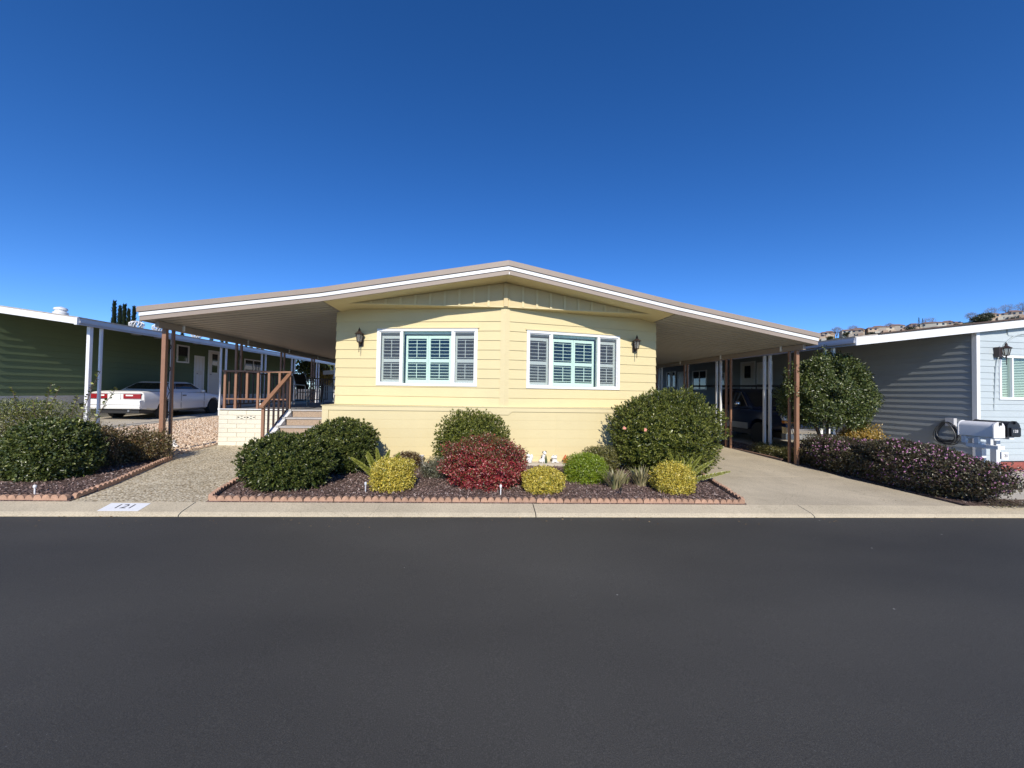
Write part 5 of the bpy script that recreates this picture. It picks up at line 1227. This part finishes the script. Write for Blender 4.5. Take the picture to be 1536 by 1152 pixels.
blob('body', [((-.01, .0, .07), (.045, .06, .075)), ((-.045, .0, .035), (.045, .05, .035)), ((.015, -.02, .14), (.032, .035, .055)), ((.025, -.035, .205), (.035, .038, .035)), ((.040, -.062, .192), (.022, .03, .018)), ((.02, -.05, .04), (.013, .013, .045)), ((-.02, -.05, .04), (.013, .013, .045))], MATS['figurine_white'], f)
for ex, ez in ((-.005, .215), (.052, .225)):
    m = MB(); m.ell((ex, -.03, ez), (.016, .014, .022), 8, 6); m.build('ear', MATS['figurine_black'], f, local=True, smooth=60)
m = MB(); m.ell((-.03, -.035, .115), (.016, .02, .022), 8, 6); m.build('spot', MATS['figurine_black'], f, local=True, smooth=60)
m = MB(); m.lathe([(.028, 0), (.028, .07), (.020, .10), (.012, .125), (.012, .15), (.004, .155)], (.055, -.05, 0), 12); m.build('green_bottle', MATS['figurine_green'], f, local=True, smooth=40)
f = empty('frog_figurine', (1.655, FYY, FZ), 'grey and white frog figurine between the dog and the orange hydrant', 'figurine')
blob('body', [((0, 0, .045), (.055, .045, .045)), ((0, -.01, .105), (.052, .045, .04)), ((-.03, -.01, .145), (.018, .018, .018)), ((.03, -.01, .145), (.018, .018, .018)), ((.05, -.04, .015), (.035, .03, .015)), ((-.05, -.04, .015), (.03, .03, .015)), ((-.055, .0, .11), (.02, .02, .03))], MATS['figurine_white'], f)
for ex in (-.03, .03):
    m = MB(); m.ell((ex, -.026, .148), (.007, .006, .008), 8, 6); m.build('eye', MATS['figurine_black'], f, local=True, smooth=60)
m = MB(); m.box(-.03, .03, -.060, -.052, .088, .094); m.build('mouth', MATS['figurine_green'], f, local=True)
f = empty('hydrant_figurine', (1.88, FYY, FZ), 'small orange fire hydrant ornament by the wall', 'figurine')
m = MB(); m.lathe([(.05, 0), (.05, .012), (.034, .016), (.034, .09), (.045, .095), (.045, .107), (.036, .11), (.03, .135), (.012, .145), (.012, .16), (.002, .162)], (0, 0, 0), 14); m.build('barrel', MATS['hydrant_orange'], f, local=True, smooth=40)
m = MB(); m.lathe([(.018, -.055), (.018, .055)], (0, 0, .07), 10, 'x'); m.lathe([(.018, -.055), (.018, -.02)], (0, 0, .07), 10, 'y'); m.build('nozzles', MATS['hydrant_orange'], f, local=True, smooth=40)
f = empty('grey_urn', (-1.03, 7.80, FZ), 'small grey urn ornament by the wall behind the brown shrub', 'urn')
m = MB(); m.lathe([(.04, 0), (.035, .02), (.022, .05), (.03, .09), (.05, .13), (.058, .15), (.05, .152), (.04, .14)], (0, 0, 0), 14); m.build('bowl', MATS['grey_plastic'], f, local=True, smooth=40)
f = empty('terracotta_cone', (-.88, 7.78, FZ), 'tiny terracotta cone ornament by the wall', 'ornament')
m = MB(); m.lathe([(.03, 0), (.025, .02), (.004, .06)], (0, 0, 0), 12); m.build('cone', MATS['hydrant_orange'], f, local=True, smooth=40)
f = empty('yard_ornament', (-6.55, 9.15, lot(-6.5, 9.1)+.02), 'small white and teal ornament on the gravel beside the block wall', 'ornament')
blob('figure', [((0, 0, .05), (.045, .04, .05)), ((.0, 0, .11), (.03, .03, .035)), ((.03, 0, .03), (.05, .035, .03))], MATS['figurine_white'], f)
m = MB(); m.ell((0, -.01, .145), (.028, .028, .018), 10, 6); m.build('cap', MATS['grey_plastic'], f, local=True, smooth=60)

# ------------------------------------------------------------------ mailboxes
def mailbox(x0, x1, y0, y1, z0, z1, mat, door, label, post_mat):
    root = empty('mailbox', ((x0+x1)/2, (y0+y1)/2, lot(x0, y0)), label, 'mailbox', 'mailboxes at the right edge'); w = (x1-x0)/2; xm = (x0+x1)/2; zc = z1-w
    def prof(k=1.0, g=0): return [(xm-w-g, z0-g)]+[(xm-(w+g)*math.cos(math.pi*i/10), zc+(w*.85+g)*math.sin(math.pi*i/10)) for i in range(11)]+[(xm+w+g, z0-g)]
    m = MB(); m.prism([(x, y0+.02, z) for x, z in prof()], (0, y1-y0-.02, 0)); m.build('box_body', MATS[mat], root, smooth=35)
    m = MB(); m.prism([(x, y0, z) for x, z in prof(g=.008)], (0, .022, 0)); d = m.build('door', MATS[door], root, smooth=35)
    m = MB(); m.prism([(x, y1-.004, z) for x, z in prof(g=.006)], (0, .015, 0)); m.build('back_rim', MATS[mat], root, smooth=35)
    m = MB(); m.box(xm-.012, xm+.012, y0-.03, y0-.001, z1-.07, z1-.012); m.build('latch', MATS['black_plastic'], root)
    m = MB(); m.box(xm-.045, xm+.045, (y0+y1)/2-.045, (y0+y1)/2+.045, lot(x0, y0)-.1, z0-.10); m.build('support_post', MATS[post_mat], root)
    m = MB(); m.box(xm-.05, xm+.05, y0+.03, y1-.03, z0-.055, z0-.012); m.build('shelf', MATS[post_mat], root)
    return root, xm
mw, xm = mailbox(9.05, 9.26, 5.90, 6.40, .935, 1.215, 'mail_white', 'mail_white', 'large white arched mailbox at the right edge above the purple hedge', 'white_paint')
for yy in (5.95, 6.12, 6.30):
    m = MB(); m.box(9.055, 9.11, yy, yy+.06, .80, .919); m.build('bracket', MATS['white_paint'], mw)
Mt = Matrix(((1, 0, 0, xm+.0), (0, 0, -1, 5.8985), (0, 1, 0, 1.035), (0, 0, 0, 1))); text_mesh('door_number', '121', .045, MATS['grey_plastic'], mw, Mt)
m = MB(); m.box(9.06, 9.20, 5.86, 6.30, .73, .79); m.build('newspaper_box', MATS['mail_white'], mw)
m = MB(); m.hexa([(9.10, 5.84, .57), (9.27, 5.86, .55), (9.27, 5.88, .55), (9.10, 5.86, .57), (9.10, 5.84, .69), (9.27, 5.86, .69), (9.27, 5.88, .69), (9.10, 5.86, .69)]); m.build('number_sign', MATS['mail_white'], mw)
Mt = Matrix(((1, 0, 0, 9.185), (0, 0, -1, 5.8465), (0, 1, 0, .625), (0, 0, 0, 1))); text_mesh('sign_number', '121', .075, MATS['ink'], mw, Mt)
mb, xm = mailbox(9.80, 10.06, 6.20, 6.72, .92, 1.22, 'mail_black', 'mail_black', 'black mailbox numbered 128 at the far right edge', 'white_paint')
m = MB(); m.box(9.83, 10.03, 6.165, 6.198, .93, 1.09); m.build('lock_door', MATS['mail_black'], mb, bevel=.008)
Mt = Matrix(((1, 0, 0, 9.905), (0, 0, -1, 6.163), (0, 1, 0, 1.02), (0, 0, 0, 1))); text_mesh('door_number', '128', .075, MATS['mail_white'], mb, Mt)

# ------------------------------------------------------------------ far hill on the right
def hz(x, y):
    base = np.interp(x, [150, 220, 290, 335, 400, 491, 700, 1200], [0, 32, 50, 55, 62, 78, 100, 120])
    t = min(1, max(0, (y-170)/(296-170))); return base*(t*t*(3-2*t))+(max(0, min(y-296, 120)))*.02
XH = [140, 180, 220, 250, 275, 290, 312, 335, 360, 380, 400, 430, 460, 491, 560, 700, 1000]; grid_sheet('hill', XH, [168, 190, 215, 240, 265, 285, 296, 320, 420], hz, MATS['hill_grass'])
for i, c in enumerate([(.44, .34, .25), (.34, .24, .18), (.42, .40, .35), (.52, .45, .35), (.32, .28, .24)]): pm('hill_wall_%d' % i, c, .8, .05, 1)
pm('hill_roof', (.24, .16, .125), .85, .1, 1)
def hill_house(x, y, w, d, h, mi, label, seed, yaw=.75):
    rn = random.Random(seed); z = hz(x, y)-.6; root = empty('hillside_house', (x, y, z), label, 'house', 'houses along the hilltop'); root.rotation_euler = (0, 0, -yaw)
    m = MB(); m.box(-w/2, w/2, -d/2, d/2, 0, h); m.build('walls', MATS['hill_wall_%d' % mi], root, local=True)
    m = MB(); m.add([(-w/2-.5, -d/2-.5, h), (w/2+.5, -d/2-.5, h), (w/2+.5, d/2+.5, h), (-w/2-.5, d/2+.5, h), (-w/4, 0, h+1.7), (w/4, 0, h+1.7)], [(0, 1, 5, 4), (1, 2, 5), (2, 3, 4, 5), (3, 0, 4), (3, 2, 1, 0)]); m.build('roof', MATS['hill_roof'], root, local=True)
    k = max(2, int(w/3.2))
    for fl in range(2):
        for i in range(k):
            if rn.random() < .15: continue
            xx = -w/2+w*(i+.5)/k; m = MB(); m.box(xx-.7, xx+.7, -d/2-.08, -d/2+.02, 1.1+fl*3.0, 2.5+fl*3.0); m.build('window', MATS['dark_glass'], root, local=True)
    m = MB(); m.box(w/2-2.6, w/2+.6, -d/2-1.6, -d/2-.09, 0, h*.5); m.build('bay', MATS['hill_wall_%d' % ((mi+2) % 5)], root, local=True)
HP = [(279, 0), (287, 3), (296, 1), (304, 2), (312, 4), (320, 1), (329, 0), (338, 4), (346, 3), (354, 4), (361, 0), (369, 3), (377, 2), (384, 2), (392, 4), (400, 1), (408, 4), (444, 0), (453, 2), (461, 4), (469, 3), (501, 3)]
ow = ['first', 'second', 'third', 'fourth', 'fifth', 'sixth', 'seventh', 'eighth', 'ninth', 'tenth', 'eleventh', 'twelfth', 'thirteenth', 'fourteenth', 'fifteenth', 'sixteenth', 'seventeenth', 'eighteenth', 'nineteenth', 'twentieth', 'twenty first', 'twenty second']
cn = ['tan', 'brick brown', 'grey beige', 'cream', 'taupe']
rh = random.Random(77)
for i, (x, mi) in enumerate(HP): hill_house(x+rh.uniform(-1.5, 1.5), 290+rh.uniform(-5, 5), rh.uniform(6.0, 10.0), rh.uniform(7, 9), rh.uniform(4.4, 6.2), mi, '%s two storey hilltop house, %s from the left along the ridge' % (cn[mi], ow[i]), i, rh.uniform(.45, 1.05))
for i, x in enumerate([283, 300, 316, 333, 350, 365, 380, 396, 412, 449, 465]):
    broad_tree('hill_bush', x, 282+4*math.sin(i*2.7), hz(x, 282)-1.0, 4.6+1.6*math.sin(i*1.9), 3.2+.9*math.sin(i*3.1), 700, .8, 'lf_far', 'dark green bush below the hilltop houses, %s from the left' % ow[i], 400+i, cat='bush', group='bushes on the hill', clumps=6)
def bare_tree(x, y, h, r, label, seed):
    rng = np.random.default_rng(seed); z = hz(x, y); z -= 3.2; root = empty('bare_tree', (x, y, z), label, 'tree', 'bare trees on the hilltop'); m = MB(); m.tube([(0, 0, -1), (0, 0, h*.45)], [.28, .2], 6)
    for i in range(9):
        a = rng.random()*6.28; e = (r*.7*math.cos(a), r*.7*math.sin(a), h*(.7+.2*rng.random())); m.tube([(0, 0, h*.3), (e[0]*.4, e[1]*.4, h*.55), e], [.14, .10, .04], 5)
    m.build('trunk', MATS['bark'], root, local=True)
    n = 900; r *= 1.25; D = unit(rng.normal(size=(n, 3))); P = D*(r*(.35+.6*rng.random(n)))[:, None]; P[:, 2] = P[:, 2]*.75+h*.72
    leaf_obj('twigs', P, unit(D+rng.normal(size=D.shape)*.5+np.array([0, 0, .4])), rng.normal(size=D.shape), 1.2*(.6+.8*rng.random(n)), np.full(n, .10), MATS['lf_twig'], root, rng, (0, 0, 0), .05)
for i, (x, h, r) in enumerate([(303, 14.5, 3.2), (318, 14.5, 3.4), (352, 14, 3.0), (390, 14.5, 4.2), (432, 13.5, 3.4), (452, 15, 4.0), (468, 16, 4.2), (484, 17, 4.2)]):
    bare_tree(x*1.055, 312, h, r, 'leafless tree on the skyline, %s from the left behind the hilltop houses' % ow[i], 300+i)
for i, (x, h) in enumerate([(368, 11.5), (371.5, 10.5)]): cypress(x, 286, hz(x, 286), h, .9, 'dark cypress, %s of the pair on the hilltop between the houses' % ('left' if i == 0 else 'right'), 'hilltop cypresses', 320+i, 700)
for i, (x, y, h, r, w) in enumerate([(422, 284, 8.5, 6.5, 'left oak of the dark clump between hilltop houses'), (433, 286, 9.5, 6.5, 'right oak of the dark clump between hilltop houses'), (476, 280, 8, 6, 'leftmost round oak below the last bare trees on the hill'), (487, 281, 9.5, 7, 'middle round oak below the last bare trees on the hill'), (499, 280, 10, 7, 'rightmost round oak on the hill at the frame edge')]):
    broad_tree('oak_tree', x, y, hz(x, y)-1, h, r, 2600, 1.0, 'lf_far', w, 330+i, group='oaks on the hill', clumps=12)
